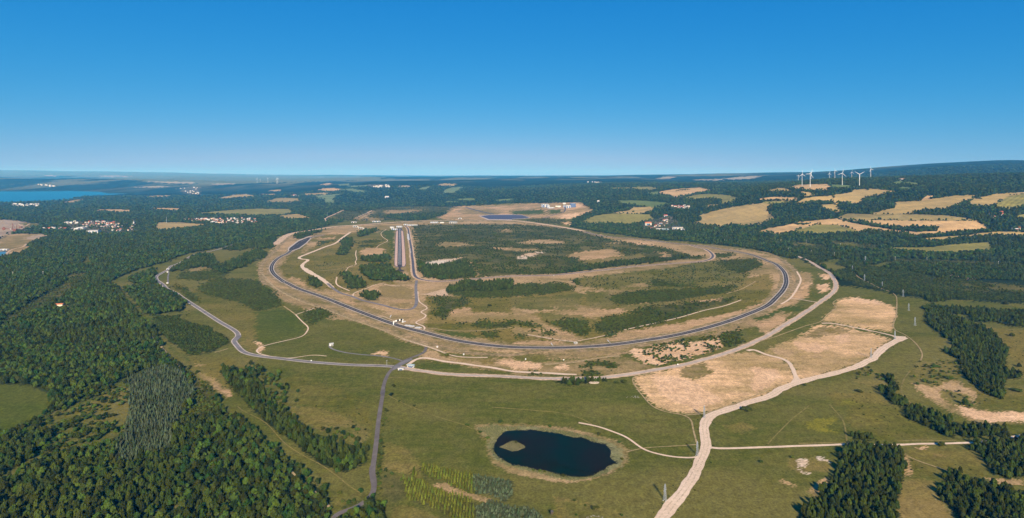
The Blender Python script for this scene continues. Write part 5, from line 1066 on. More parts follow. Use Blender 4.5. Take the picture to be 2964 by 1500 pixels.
# ------------------------------------------------------------------ built things
class MB:
    """collects boxes and bars into one mesh"""
    def __init__(s): s.v = []; s.f = []; s.m = []
    def box(s, c, size, rz=0.0, mi=0):
        n = len(s.v); R = Matrix.Rotation(rz, 3, 'Z')
        for dz in (-.5, .5):
            for dx, dy in ((-.5, -.5), (.5, -.5), (.5, .5), (-.5, .5)): s.v.append(Vector(c) + R @ Vector((dx * size[0], dy * size[1], dz * size[2])))
        for q in ((0, 3, 2, 1), (4, 5, 6, 7), (0, 1, 5, 4), (1, 2, 6, 5), (2, 3, 7, 6), (3, 0, 4, 7)): s.f.append(tuple(n + i for i in q)); s.m.append(mi)
        return s
    def bar(s, a, b, r, r2=None, n=4, mi=0):
        a = Vector(a); b = Vector(b); q = (b - a).to_track_quat('Z', 'Y'); k = len(s.v); r2 = r if r2 is None else r2
        for c, rr in ((a, r), (b, r2)):
            for i in range(n): s.v.append(c + q @ Vector((math.cos((i + .5) * 2 * math.pi / n) * rr, math.sin((i + .5) * 2 * math.pi / n) * rr, 0)))
        for i in range(n): s.f.append((k + i, k + (i + 1) % n, k + n + (i + 1) % n, k + n + i)); s.m.append(mi)
        s.f.append(tuple(k + i for i in reversed(range(n)))); s.f.append(tuple(k + n + i for i in range(n))); s.m += [mi, mi]
        return s
    def lathe(s, prof, n=16, axis='Z', mi=0):
        k = len(s.v)
        for r, z in prof:
            for i in range(n):
                a = i / n * 6.28319
                s.v.append(Vector((math.cos(a) * r, math.sin(a) * r, z)) if axis == 'Z' else Vector((math.cos(a) * r, z, math.sin(a) * r)))
        for j in range(len(prof) - 1):
            for i in range(n): s.f.append((k + j * n + i, k + j * n + (i + 1) % n, k + (j + 1) * n + (i + 1) % n, k + (j + 1) * n + i)); s.m.append(mi)
        s.f.append(tuple(k + i for i in reversed(range(n)))); s.f.append(tuple(k + (len(prof) - 1) * n + i for i in range(n))); s.m += [mi, mi]
        return s
    def gable(s, c, l, w, h, over=.4, mi=0):
        """pitched roof prism, ridge along x, eaves at c.z"""
        n = len(s.v); L = l / 2 + over; W = w / 2 + over; x, y, z = c
        for q in ((-L, -W, 0), (L, -W, 0), (L, W, 0), (-L, W, 0), (-L * .98, 0, h), (L * .98, 0, h)): s.v.append(Vector((x + q[0], y + q[1], z + q[2])))
        for q in ((0, 1, 5, 4), (2, 3, 4, 5), (0, 4, 3), (1, 2, 5), (0, 3, 2, 1)): s.f.append(tuple(n + i for i in q)); s.m.append(mi)
        return s
    def mesh(s, name, mats):
        me = bpy.data.meshes.new(name); me.from_pydata([tuple(v) for v in s.v], [], s.f)
        for m in (mats if isinstance(mats, (list, tuple)) else [mats]): me.materials.append(MAT[m])
        me.polygons.foreach_set('material_index', s.m); me.update(); return me
    def build(s, name, mats, parent=None): return link_mesh(name, s.mesh(name, mats), parent)

# --- wind turbines
def blade_mesh():
    V = []; F = []; st = [(0, .8, .8, 0), (1.5, .8, .8, 0), (6, 1.6, .6, .28), (14, 1.3, .4, .18), (28, .85, .25, .07), (40, .5, .14, .0), (44, .12, .05, 0)]
    for z, c, th, tw in st:
        for i in range(8):
            a = i / 8 * 6.28319; x = math.cos(a) * c; y = math.sin(a) * th
            V.append((x * math.cos(tw) - y * math.sin(tw), x * math.sin(tw) + y * math.cos(tw), z))
    for j in range(len(st) - 1):
        for i in range(8): F.append((j * 8 + i, j * 8 + (i + 1) % 8, (j + 1) * 8 + (i + 1) % 8, (j + 1) * 8 + i))
    F.append(tuple(range(7, -1, -1))); F.append(tuple(range((len(st) - 1) * 8, len(st) * 8)))
    me = bpy.data.meshes.new('blade'); me.from_pydata(V, [], F); me.materials.append(MAT['turbine_white']); me.update(); return me
BLADE = blade_mesh()
TOWER = MB().lathe([(2.0, -4), (1.9, 0), (1.6, 30), (1.3, 65), (1.0, 103)], 14).mesh('tower', 'turbine_white')
NAC = MB().box((0, 1.6, 105), (3.6, 10, 3.8)).box((0, 3.2, 107.3), (2.2, 5, .8)).mesh('nacelle', 'turbine_white')
HUB = MB().lathe([(.5, -6.6), (1.4, -5.9), (1.9, -4.8), (1.9, -3.6)], 12, 'Y').mesh('hub', 'turbine_white')
def turbine(px, py, d, h_hub, label, rot, yaw, group, scale=None):
    x = (px - 1482) / FOC * d; z = float(ground_h([px], [d])[0])
    sc = scale or 1.0
    if h_hub is not None:      # hub seen at photo height py: stand the tower on the ground below it
        hub_z = CAM_H - (py - 510) / FOC * d; sc = min(max((hub_z - z) / 105.0, .75), 1.35); 
    r = empty('wind_turbine', (x, d, z), yaw, (sc, sc, sc)); tag(r, label, 'wind turbine', group)
    link_mesh('tower', TOWER, r); link_mesh('nacelle', NAC, r); hb = link_mesh('hub', HUB, r)
    for k in range(3):
        b = link_mesh('blade', BLADE, r); b.location = (0, -5.0, 105); b.rotation_euler = (0, rot + k * 2.0944, 0)
    return r
W = 'wind turbines on the eastern hill'
for s, d, lab, rot, yaw in [
  ('A4 343,190', (345, 300), 'white wind turbine on the pink field, second from the west end of the row', .0, .2), ('A4 424,185', (421, 316), 'nearest white wind turbine on the pink field, overlapping another rotor', .45, .1), ('A4 747,180', (745, 299), 'white wind turbine standing at the top of the green field', .25, -.15), ('A4 920,190', (921, 321), 'white wind turbine at the far end of the green field', 1.05, -.2),
  ('A4 305,205', 7400, 'small far wind turbine at the west end of the row, half hidden by the forest', .5, .3), ('A4 432,175', 6000, 'far wind turbine whose rotor shows behind the nearest one', 1.0, .2), ('A4 618,183', 6300, 'far wind turbine behind the forest west of the green field turbine', .1, .1), ('A4 673,154', 5900, 'tall far wind turbine rising above the skyline west of the green field', -.35, .5), ('A4 843,172', 5900, 'far wind turbine behind the ridge forest above the green field', .12, .1), ('A4 1034,138', 5700, 'wind turbine at the east end of the row before the blue mountain', -.3, .35)]:
    px, py = tr(s)[0]
    if isinstance(d, tuple): bx, by = tr(f'A4 {d[0]},{d[1]}')[0]; d = float(dist_at([bx], [by])[0]); print('turbine', d)
    turbine(px, py, d, 1, lab, rot, yaw, W)
for k, (s, d) in enumerate([('A2 12,236', 15500), ('A2 43,244', 16500), ('A2 120,232', 15800), ('A2 209,226', 15000), ('A2 219,222', 15300)]):
    px, py = tr(s)[0]; turbine(px, py, d, 1, 'tiny hazy wind turbine on the far plain, ' + ['westernmost of five', 'second of five from the west', 'middle one of five', 'fourth of five, beside the last', 'last of five towards the hills'][k], k * .55, .2, 'wind turbines on the far plain')

# --- power pylons
def pylon_parts():
    t = MB(); b0, b1, H = 1.55, .42, 21.0
    def leg(z): return b0 + (b1 - b0) * min(z / 17.0, 1)
    zs = [0, 4.2, 7.8, 10.8, 12.2, 15.2, 17.0, 19.0, H]
    for i in range(len(zs) - 1):
        a, b = zs[i], zs[i + 1]; la, lb = leg(a), leg(b)
        if i == len(zs) - 2: lb = .05
        ca = [(-la, -la), (la, -la), (la, la), (-la, la)]; cb = [(-lb, -lb), (lb, -lb), (lb, lb), (-lb, lb)]
        for k in range(4):
            t.bar((*ca[k], a), (*cb[k], b), .17); t.bar((*ca[k], a), (*cb[(k + 1) % 4], b), .09); t.bar((*ca[(k + 1) % 4], a), (*cb[k], b), .09)
    tm = t.mesh('mast', 'steel'); arms = []
    for z, L in ((13.4, 3.3), (16.0, 2.7), (18.6, 2.2)):
        m = MB()
        for s in (-1, 1):
            for y in (-.35, .35): m.bar((0, y, z), (s * L, 0, z), .11); m.bar((0, y, z + .9), (s * L, 0, z), .09)
        arms.append(m.mesh('crossarm', 'steel'))
    ins = [(MB().bar((s * L, 0, z), (s * L, 0, z - 1.3), .16, n=6).mesh('insulator', 'grey_wall')) for z, L in ((13.4, 3.2), (16.0, 2.6), (18.6, 2.1)) for s in (-1, 1)]
    base = MB()
    for sx in (-1, 1):
        for sy in (-1, 1): base.box((sx * b0, sy * b0, .1), (.9, .9, .8))
    return tm, arms, ins, base.mesh('footing', 'concrete_post')
PY = pylon_parts()
for s, lab, rz, k in [
  ('C3 1540,1128', 'lattice pylon beside the gravel road nearest the bottom edge', .75, 1.0), ('C3 1865,675', 'lattice pylon at the junction of the cart path and the gravel road', .75, 1.0), ('C3 1935,296', 'lattice pylon at the upper bend of the gravel road', .7, 1.0), ('B4 1038,908', 'lattice pylon between the sandy plot and the gravel road', .7, 1.05), ('B4 1278,722', 'lattice pylon at the gravel road corner', .5, 1.05),
  ('B4 1480,582', 'pale pylon on the green meadow, lowest of three in line', .3, 1.1), ('B4 1417,432', 'pale pylon on the green meadow, middle of three in line', .2, 1.05), ('B4 1360,290', 'pale pylon at the edge of the young forest', 0, 1.1), ('B4 1150,190', 'pylon in the forest lane, nearest the meadow', 0, .9), ('B4 972,130', 'pylon in the forest lane, second from the meadow', 0, 1.15), ('A4 850,1155', 'pylon among the plantation blocks, lower one', 0, .95), ('A4 980,1075', 'tall pylon among the plantation blocks, upper one', 0, 1.35)]:
    px, py = tr(s)[0]; q = at(px, py)
    r = empty('power_pylon', q, rz, (k, k, k)); tag(r, lab, 'pylon', 'power pylons crossing the site')
    link_mesh('mast', PY[0], r)
    for m in PY[1]: link_mesh('crossarm', m, r)
    for m in PY[2]: link_mesh('insulator', m, r)
    link_mesh('footing', PY[3], r)
POLE = MB().bar((0, 0, -1), (0, 0, 17), .34, .22, 6).mesh('pole', 'concrete_post'); ARM = MB().box((0, 0, 16.2), (4.4, .3, .3)).box((0, 0, 14.8), (3.2, .25, .25)).mesh('crossarm', 'concrete_post')
for s, lab in [('A4 730,922', 'tall pale pole in the valley wood, tallest of the row'), ('A4 385,882', 'pale pole at the edge of the valley wood'), ('A4 205,967', 'pale pole above the young plantation by the ring'), ('A4 435,992', 'pale pole behind the young plantation'), ('A4 668,1015', 'pale pole between plantation and valley wood'), ('A4 130,880', 'pale pole near the village end of the wood'), ('A4 1600,1070', 'pale pole before the eastern forest strip'), ('A4 2320,1108', 'pale pole at the far end of the eastern forest strip'), ('A4 1280,1060', 'pale pole over the olive meadow edge'), ('A3 1390,815', 'pale pole behind the north-east curve of the track'), ('A3 1240,785', 'pale pole beside the valley road'), ('A3 2140,880', 'pale pole before the wood by the north-east curve'), ('A1 432,1215', 'pale pole in the western wood beside the small tan clearing'), ('A1 128,1220', 'pale pole in the western wood near the photo edge'), ('E 1132,405', 'thin pole at the perimeter road junction'), ('A3 450,670', 'pale pole in the scrub beyond the ring'), ('A3 2200,455', 'pale pole on the olive hillside field')]:
    px, py = tr(s)[0]; q = at(px, py); k = .7 if lab.startswith('thin') else 1.15
    r = empty('utility_pole', q, .3, (k, k, k)); tag(r, lab, 'utility pole', 'utility poles'); link_mesh('pole', POLE, r); link_mesh('crossarm', ARM, r)
for s, k, lab in [('A1 1675,682', 2.6, 'tall lattice mast beside the oval straw field'), ('A2 717,614', 2.0, 'lattice mast at the lane north of the ring'), ('A3 2228,268', 3.0, 'lattice mast on the far hill crest')]:
    px, py = tr(s)[0]; q = at(px, py); r = empty('lattice_mast', q, .4, (k * .6, k * .6, k)); tag(r, lab, 'mast'); link_mesh('mast', PY[0], r)

# --- sign gantry over the track
p0 = at(*tr('B2 1400,572')[0]); p1 = at(*tr('B2 1462,556')[0]); c = (p0 + p1) / 2; ax = (p1 - p0); ax.z = 0
span = max(ax.length, 30); rz = math.atan2(ax.y, ax.x)
g = empty('sign_gantry', (c.x, c.y, float(ground_xy(c.x, c.y))), rz); tag(g, 'white sign gantry with panels and added dark shadow strips spanning the test track', 'gantry')
for s in (-1, 1): MB().box((s * span / 2, -.8, 4.6), (.9, .9, 9.4)).box((s * span / 2, 1.2, 4.6), (.9, .9, 9.4)).box((s * span / 2, .2, 9.0), (1.0, 2.8, .7)).build('post', 'sign_white', g)
bm_ = MB()
for y in (-.8, 1.2):
    for z in (8.0, 9.6): bm_.box((0, y, z), (span + 1, .35, .35))
for k in range(12): bm_.bar((-span / 2 + k * span / 12, -.8, 8.0), (-span / 2 + (k + 1) * span / 12, -.8, 9.6), .16)
bm_.build('beam', 'sign_white', g)
for k in range(4): MB().box((-span * .25 + k * span * .19, -1.3, 9.6), (3.6, .35, 4.6)).build('sign_panel_and_shadow', 'dark_opening_and_shadow' if k % 2 else 'sign_white', g); MB().box((-span * .25 + k * span * .19 + 2.6, -1.2, 9.4), (1.5, .3, 4.0)).build('sign_panel_and_shadow', 'dark_opening_and_shadow', g)  # narrow dark boxes beside the panels stand in for their black shadows
bk = MB().box((span / 2 + 5, 3, .4), (12, 5, 1.2)).build('base_slab', 'white_sheet', g)

# --- buildings
def block(name, px_py, l, w, h, label, wall='white_wall', roof='grey_roof', rz=0.0, pitch=0.0, doors=0, windows=0, group=None, cat='building', storeys=1, dark=False):
    q = at(*px_py); r = empty(name, q, rz); tag(r, label, cat, group)
    MB().box((0, 0, h / 2 - .5), (l, w, h + 1)).build('wall', wall, r)
    if pitch: MB().gable((0, 0, h + .003), l, w, pitch, .6).build('roof', roof, r)
    else: MB().box((0, 0, h + .25), (l + .6, w + .6, .5)).box((0, 0, h + .75), (l * .25, w * .3, .6)).build('roof', roof, r)
    for k in range(doors):
        MB().box((-l / 2 + (k + .5) * l / doors, -w / 2 - .03, h * .38), (l / doors * .6, .16, h * .76)).build('door', 'dark_opening_and_shadow' if dark else 'blue_panel', r)
    for sft in range(storeys):
        for k in range(windows):
            MB().box((-l / 2 + (k + .5) * l / windows, -w / 2 - .03, (sft + .6) * h / storeys), (l / windows * .5, .12, h / storeys * .42)).build('window', 'glass', r)
    return r
T = lambda s: tr(s)[0]
block('control_building', T('F 240,192'), 80, 50, 36, 'tall white facility building with dark gabled ends beyond the ring', 'white_wall', 'grey_roof', .1, 0, 2, 4, None, 'building', 2); block('control_building', T('F 300,205'), 26, 40, 28, 'dark grey annex beside the tall white facility building', 'grey_wall', 'blue_panel', .1)
block('hangar', T('F 352,215'), 72, 30, 13, 'long low white hangar in front of the tall facility building', 'white_sheet', 'white_sheet', 0, 0, 4); block('hangar', T('F 672,208'), 46, 40, 28, 'pale boxy hall in the middle of the facility', 'white_wall', 'grey_roof', .1, 0, 2); block('hangar', T('F 610,192'), 34, 34, 18, 'grey blue hall beside the pale boxy one', 'grey_wall', 'blue_panel', .0, 0, 2); block('office_tower', T('F 760,195'), 54, 40, 42, 'tall glassy blue-grey building at the end of the facility', 'blue_panel', 'white_wall', .1, 0, 0, 5, None, 'building', 4)
block('shed', T('F 505,192'), 36, 24, 16, 'small white shed west of the facility halls', 'white_wall'); block('shed', T('F 600,137'), 30, 24, 16, 'white shed at the back of the facility', 'white_wall'); block('shed', T('F 460,188'), 26, 20, 14, 'tiny pale shed at the edge of the facility', 'cream_wall'); block('shed', T('F 725,190'), 28, 24, 22, 'narrow pale shed beside the tall glassy building', 'white_wall')
block('workshop', T('D 880,355'), 18, 16, 17, 'white box-shaped workshop at the north end of the runway', 'white_wall', 'white_sheet', 0, 0, 1); block('workshop', T('D 935,360'), 28, 20, 11, 'low white workshop beside the runway end', 'white_wall', 'grey_roof', 0, 0, 2); block('workshop', T('D 870,325'), 30, 18, 10, 'pale shed behind the box-shaped workshop', 'grey_wall', 'white_sheet')
block('canopy_hall', T('D 1005,312'), 44, 18, 11, 'pale garage straddling the head of the runway', 'white_wall', 'white_sheet', 0, 0, 3); block('canopy_hall', T('D 1250,280'), 78, 16, 8, 'long white hall at the edge of the wood inside the ring', 'white_sheet', 'white_sheet', .05, 0, 6); block('canopy_hall', T('D 1120,270'), 30, 18, 10, 'white garage where the handling road begins', 'white_wall', 'grey_roof', 0, 0, 2); block('canopy_hall', T('D 1655,232'), 66, 20, 10, 'long white hall against the wood, middle of the far straight', 'white_sheet', 'white_sheet', .05, 2, 5); block('canopy_hall', T('D 1800,232'), 34, 16, 9, 'small white hall next to the long one on the far straight', 'white_wall', 'white_sheet')
block('canopy_hall', T('D 2010,238'), 64, 24, 15, 'dark roofed open hall on the far straight', 'white_wall', 'blue_panel', 0, 0, 4, dark=True); block('canopy_hall', T('D 580,212'), 70, 18, 9, 'long blue-grey shed north of the far straight', 'white_wall', 'blue_panel', 0, 0, 3); block('canopy_hall', T('D 160,228'), 40, 18, 11, 'white portal building north-west of the far straight', 'white_wall', 'grey_roof', 0, 0, 2, dark=True); block('canopy_hall', T('D 2135,158'), 30, 20, 10, 'small white bunker north of the far straight', 'white_wall', 'white_sheet', 0, 0, 1, dark=True)
for s, lab in (('D 182,310', 'double tunnel portal with two black openings, western one'), ('D 288,340', 'double tunnel portal with two black openings, nearer the runway')):
    q = at(*T(s)); r = empty('tunnel_portal', q, .1); tag(r, lab, 'tunnel portal', 'tunnel portals under the far straight')
    MB().box((0, 0, 6), (34, 6, 13)).box((20, -3, 3), (10, 12, 7), -.5).build('wall', 'white_wall', r)
    for k in (-1, 1): MB().box((k * 7.6, -3.0, 5.5), (11, .5, 9)).build('opening', 'dark_opening_and_shadow', r)
q = at(*T('B2 757,786')); r = empty('white_hut', q, .35); tag(r, 'small white hut with a dark open front at the end of the service road', 'hut'); MB().box((0, 0, 2.6), (8.5, 6, 5.6)).build('wall', 'white_wall', r); MB().box((.5, 0, 5.6), (10.5, 7, .4)).build('roof', 'white_sheet', r); MB().box((4.3, 0, 2.2), (.2, 4.4, 4.2)).build('opening', 'dark_opening_and_shadow', r); MB().box((1.6, -3.04, 2.0), (2.6, .2, 3.8)).build('door', 'dark_opening_and_shadow', r)
for s, l, w, lab in (('B2 1530,585', 18, 9, 'pair of white slabs beside the gantry, left piece'), ('B2 1572,592', 12, 9, 'white slab beside the gantry, smaller middle piece'), ('B2 1632,606', 16, 11, 'white slab nearest the zigzag path')):
    q = at(*T(s)); r = empty('concrete_pad', q, -.35); tag(r, lab, 'concrete pad', 'white slabs by the gantry')
    for k in range(4): MB().box((-l * .375 + k * l * .25, 0, .5), (l * .24, w, 1.2)).build('slab', 'white_sheet', r)
    MB().box((l * .2, w * .2, 1.8), (2.2, 2.2, 1.6)).build('cabinet', 'grey_wall', r)
block('gatehouse', T('E 1492,425'), 14, 8, 4.5, 'pale blue roofed gatehouse beside the perimeter road junction', 'white_wall', 'teal_roof', -.15, 1.2, 1, 3, None, 'gatehouse'); block('container', T('E 1340,468'), 11, 4, 3.2, 'white container on the south side of the perimeter road', 'white_sheet', 'white_sheet', .1, 0, 1, cat='container'); block('container', T('E 1885,135'), 3.5, 3, 3, 'white cabinet on the embankment below the track', 'white_sheet', 'white_sheet', .1, cat='cabinet'); block('container', T('E 2278,245'), 3, 2.4, 2.4, 'small white cabinet further along the drain path', 'white_sheet', 'white_sheet', .1, cat='cabinet')
block('container', T('A1 1690,1150'), 9, 6, 5, 'white gate hut at the north-west perimeter road', 'white_sheet', 'white_sheet', .2, 0, 1, cat='hut'); block('container', T('A1 1688,1178'), 6, 5, 5, 'second white hut just below the gate hut', 'white_sheet', 'grey_roof', .2, cat='hut'); block('container', T('A1 1686,1290'), 6, 5, 4, 'lone white hut at the end of the grey lane in the western field', 'white_sheet', 'white_sheet', .2, cat='hut'); block('container', T('B1 1735,243'), 7, 3, 2.8, 'white container on the western perimeter road', 'white_sheet', 'white_sheet', -.5, cat='container'); block('container', T('B1 1880,332'), 4, 3, 3, 'white cabinet where the perimeter road leaves the trees', 'white_sheet', 'white_sheet', -.6, cat='cabinet')
for s, lab in (('B3 137,935', 'small white sign standing below the southern curve, western one'), ('B3 520,942', 'small white sign standing below the southern curve, eastern one'), ('B2 557,950', 'white road sign on the perimeter road west of the junction'), ('B3 420,88', 'white sign beside the handling road'), ('B3 1668,988', 'white sign beside the perimeter road under the slope')):
    q = at(*T(s)); r = empty('road_sign', q, 0); tag(r, lab, 'sign', 'white signs around the track')
    for k in (-1, 1): MB().bar((k * 1.0, 0, -.3), (k * 1.0, 0, 4.4), .12).build('post', 'steel', r)
    MB().box((0, -.2, 3.4), (2.4, .16, 1.8)).build('panel', 'sign_white', r)
q = at(*T('B3 642,765')); r = empty('culvert', q, 0); tag(r, 'pale concrete culvert mouth at the inner edge of the southern curve', 'culvert'); MB().box((-3, 0, 1), (1.2, 9, 3), .3).box((3, 0, 1), (1.2, 9, 3), -.3).box((0, 3.5, 1.2), (6, 1.2, 3.4)).build('wing_wall', 'white_wall', r); MB().box((0, 2.84, .9), (2.6, .1, 2.0)).build('opening', 'dark_opening_and_shadow', r)
for s, lab in (('B3 403,775', 'pale drain chute west of the culvert'), ('B3 975,745', 'pale drain chute east of the culvert'), ('B2 1355,488', 'pale drain chute above the gantry')):
    q = at(*T(s)); r = empty('drain_chute', q, .1); tag(r, lab, 'drain', 'drain chutes beside the track'); MB().box((-.9, 0, .3), (.4, 26, .8)).box((.9, 0, .3), (.4, 26, .8)).build('side_wall', 'white_wall', r); MB().box((0, 0, .05), (1.4, 26, .3)).build('channel', 'concrete_post', r)
q = at(*T('C3 400,1290')); r = empty('hunting_hide', q, .3); tag(r, 'grey hunting hide with a dark roof in the rough grass at the bottom edge', 'hide'); MB().bar((-1.3, -1.3, -.3), (-1.1, -1.1, 4), .14).bar((1.3, -1.3, -.3), (1.1, -1.1, 4), .14).bar((-1.3, 1.3, -.3), (-1.1, 1.1, 4), .14).bar((1.3, 1.3, -.3), (1.1, 1.1, 4), .14).build('leg', 'timber', r); MB().box((0, 0, 5.2), (2.8, 2.8, 2.6)).build('cabin', 'timber', r); MB().gable((0, 0, 6.52), 3, 3, 1.2, .3).build('roof', 'darksteel', r); MB().box((0, -1.42, 5.4), (1.4, .08, .7)).build('window', 'dark_opening_and_shadow', r)
for s, n, lab in (('C3 1250,85', 26, 'pale stone'), ('C3 820,1290', 10, 'pale stone'),):
    px, py = T(s)
    for k in range(n):
        q = at(px + rng.normal() * 14, py + rng.normal() * 2.4)
        v = ICO1[0] * (1 + (rng.random((len(ICO1[0]), 1)) - .5) * .5) * [1.1, .9, .6] * (.45 + .7 * rng.random())
        o = mesh_obj('stone', v, ICO1[1], MAT['stone']); o.location = q; o.rotation_euler = (0, 0, rng.random() * 6)
        tag(o, 'pale stone in the heap beside the tan plot path' if n > 20 else 'pale stone lying in the rough grass at the bottom edge', 'stone', 'stones in the heap by the plot path' if n > 20 else 'stones in the rough grass at the bottom edge')
px, py = T('B3 825,1158')
q = at(px, py); o = mesh_obj('spoil_heap', ICO2[0] * (1 + (rng.random((len(ICO2[0]), 1)) - .5) * .25) * [10, 6, 2.4], ICO2[1], soil('spoil', (.40, .33, .26), (.32, .26, .19), .1, .5)); o.location = q; tag(o, 'small pale spoil heap beside the pine row at the perimeter road', 'spoil heap')

# --- houses of the villages
def house_mesh(l, w, h, p, wall, roof):
    m = MB().box((0, 0, h / 2 - 1), (l, w, h + 2), mi=0); m.gable((0, 0, h + .003), l, w, p, .5, mi=1); m.box((l * .25, w * .15, h + p * .95), (.9, .9, 1.6), mi=2)
    m.box((l * .2, -w / 2 - .02, h * .3), (1.3, .2, h * .5), mi=3); m.box((-l * .2, -w / 2 - .02, h * .55), (1.6, .2, 1.4), mi=3)
    return m.mesh('house', [wall, roof, 'brown_roof', 'glass'])
HOUSES = {(wl, rf, k): house_mesh(*((11, 9, 6, 4), (15, 10, 6.5, 4.5), (20, 11, 8, 3.5))[k], wl, rf) for wl in ('white_wall', 'cream_wall') for rf in ('red_roof', 'brown_roof', 'grey_roof', 'white_sheet') for k in range(3)}
RW = {'red_roof': 'red', 'brown_roof': 'brown', 'grey_roof': 'grey', 'white_sheet': 'pale'}; WW = {'white_wall': 'White', 'cream_wall': 'Cream'}
def village(s, n, place, roofs, size=1.0, seed=0):
    poly = np.array(tr(s)); r = np.random.default_rng(seed); done = 0; tries = 0; pts = []
    lo = poly.min(0); hi = poly.max(0)
    while done < n and tries < 5000:
        tries += 1
        p = lo + r.random(2) * (hi - lo); ins = False
        for k in range(len(poly)):
            a = poly[k]; b = poly[(k + 1) % len(poly)]
            if (a[1] > p[1]) != (b[1] > p[1]) and p[0] < (b[0] - a[0]) * (p[1] - a[1]) / (b[1] - a[1]) + a[0]: ins = not ins
        if not ins or any(abs(p[0] - q[0]) < 2.3 and abs(p[1] - q[1]) < 1.1 for q in pts): continue
        pts.append(p); done += 1
    pts = np.array(pts); d = dist_at(pts[:, 0], pts[:, 1]); z = ground_h(pts[:, 0], d)
    for (p, dd, zz) in zip(pts, d, z):
        rf = roofs[int(r.random() * len(roofs))]; wl = 'white_wall' if r.random() < .75 else 'cream_wall'; k = int(r.random() ** 1.6 * 3)
        o = link_mesh('house', HOUSES[(wl, rf, k)]); sc = size * (.9 + .3 * r.random()); o.location = ((p[0] - 1482) / FOC * dd, dd, zz + .5); o.scale = (sc, sc, sc); o.rotation_euler = (0, 0, (r.random() - .5) * 1.2 + (1.57 if r.random() < .3 else 0))
        tag(o, f'{WW[wl].lower()} house with {RW[rf]} roof, {place}', 'house', f'{WW[wl].lower()} houses with {RW[rf]} roofs, {place}')
R3 = ['red_roof', 'brown_roof', 'grey_roof', 'brown_roof', 'red_roof']
village('A1 820,690 900,668 1190,668 1215,715 1150,735 950,715 860,728', 62, 'the middle of the western village', R3, 1.0, 1); village('A1 620,678 780,668 780,690 640,692', 7, 'the upper row of the western village', ['white_sheet', 'grey_roof'], 1.1, 2); village('A1 420,738 550,734 690,740 690,746 430,745', 16, 'the lower row of the western village', ['red_roof', 'white_sheet'], 1.0, 3); village('A1 710,742 850,738 850,755 710,760', 9, 'the works at the western village edge', ['white_sheet', 'grey_roof'], 1.4, 4); village('A1 1240,670 1400,700 1400,730 1340,760 1060,770 1200,700', 16, 'the scattered end of the western village', R3, .95, 5)
village('A1 1840,640 2150,636 2300,680 2150,690 2100,668 1880,660', 44, 'the red roofed housing estate west of the ring', ['red_roof', 'red_roof', 'brown_roof', 'white_sheet'], 1.05, 6); village('A1 2210,638 2576,632 2576,685 2400,690 2230,665', 30, 'the eastern end of the housing estate', ['red_roof', 'grey_roof', 'white_sheet'], 1.05, 7)
village('A1 90,498 200,490 390,492 380,512 200,518', 20, 'the white lakeside town', ['white_sheet', 'grey_roof'], 1.7, 8); village('A1 1790,338 1990,320 2000,392 1890,385', 16, 'the distant white village', ['white_sheet', 'grey_roof'], 1.9, 9); village('A2 1160,310 1330,300 1340,322 1200,325', 20, 'the village on the hazy hilltop', ['white_sheet', 'grey_roof'], 1.8, 10)
village('A3 1600,510 1700,505 1785,520 1785,545 1690,535', 16, 'the upper valley hamlet', ['red_roof', 'white_sheet', 'brown_roof'], 1.2, 11); village('A3 1480,660 1560,640 1580,690 1520,715 1400,745 1340,735 1440,700', 14, 'the valley village beside the fields', R3, 1.0, 12); village('A4 2220,590 2360,560 2380,600 2240,640', 5, 'the wooded farm on the hillside', ['red_roof', 'grey_roof'], 1.1, 13); village('A4 2380,745 2540,720 2560,765 2400,765', 6, 'the garden plots under the wooded farm', ['red_roof', 'white_sheet'], .9, 14); village('A1 340,290 420,294 540,310 600,312 520,318', 10, 'the hamlet beyond the lake', ['white_sheet'], 2.2, 15); village('A3 750,268 900,272 900,280 760,274', 7, 'the hazy village on the middle ridge', ['white_sheet'], 1.8, 16); village('A2 340,402 440,404 430,412 350,410', 6, 'the hamlet among the hazy western hills', R3, 2, 17)
block('farmhouse', T('A3 1368,702'), 52, 18, 17, 'large orange roofed farmhouse with peach walls in the valley', 'cream_wall', 'orange_roof', .15, 8, 1, 7, None, 'farmhouse', 2); block('farmhouse', T('A3 1545,615'), 32, 14, 10, 'red roofed house with white gable on the slope above the valley village', 'white_wall', 'red_roof', .2, 6, 1, 4, None, 'farmhouse', 1); block('farmhouse', T('A3 1550,655'), 30, 13, 9, 'grey-brown roofed house below the red roofed one', 'cream_wall', 'brown_roof', .2, 5, 1, 4, None, 'farmhouse', 1); block('farmhouse', T('A3 1495,690'), 24, 13, 9, 'pink roofed house beside the large farmhouse', 'white_wall', 'brown_roof', .1, 5, 1, 3, None, 'farmhouse', 1)
block('greenhouse', T('A3 1485,750'), 50, 16, 8, 'white end of the long greenhouse by the valley village', 'white_sheet', 'white_sheet', 0, 3, 2, cat='greenhouse'); block('greenhouse', T('A3 1540,752'), 46, 16, 8, 'glassy teal end of the long greenhouse by the valley village', 'teal_roof', 'teal_roof', 0, 3, 2, cat='greenhouse'); block('barn', T('A3 1665,742'), 80, 20, 12, 'long pale barn at the foot of the valley village', 'cream_wall', 'grey_roof', .05, 5, 4, cat='barn'); block('barn', T('A3 1718,758'), 30, 14, 9, 'short white barn at the corner of the valley wood', 'white_sheet', 'white_sheet', .05, 4, 2, cat='barn'); block('barn', T('A3 1180,752'), 46, 10, 6, 'low white shed along the valley road', 'white_sheet', 'white_sheet', 0, 2, 2, cat='barn')
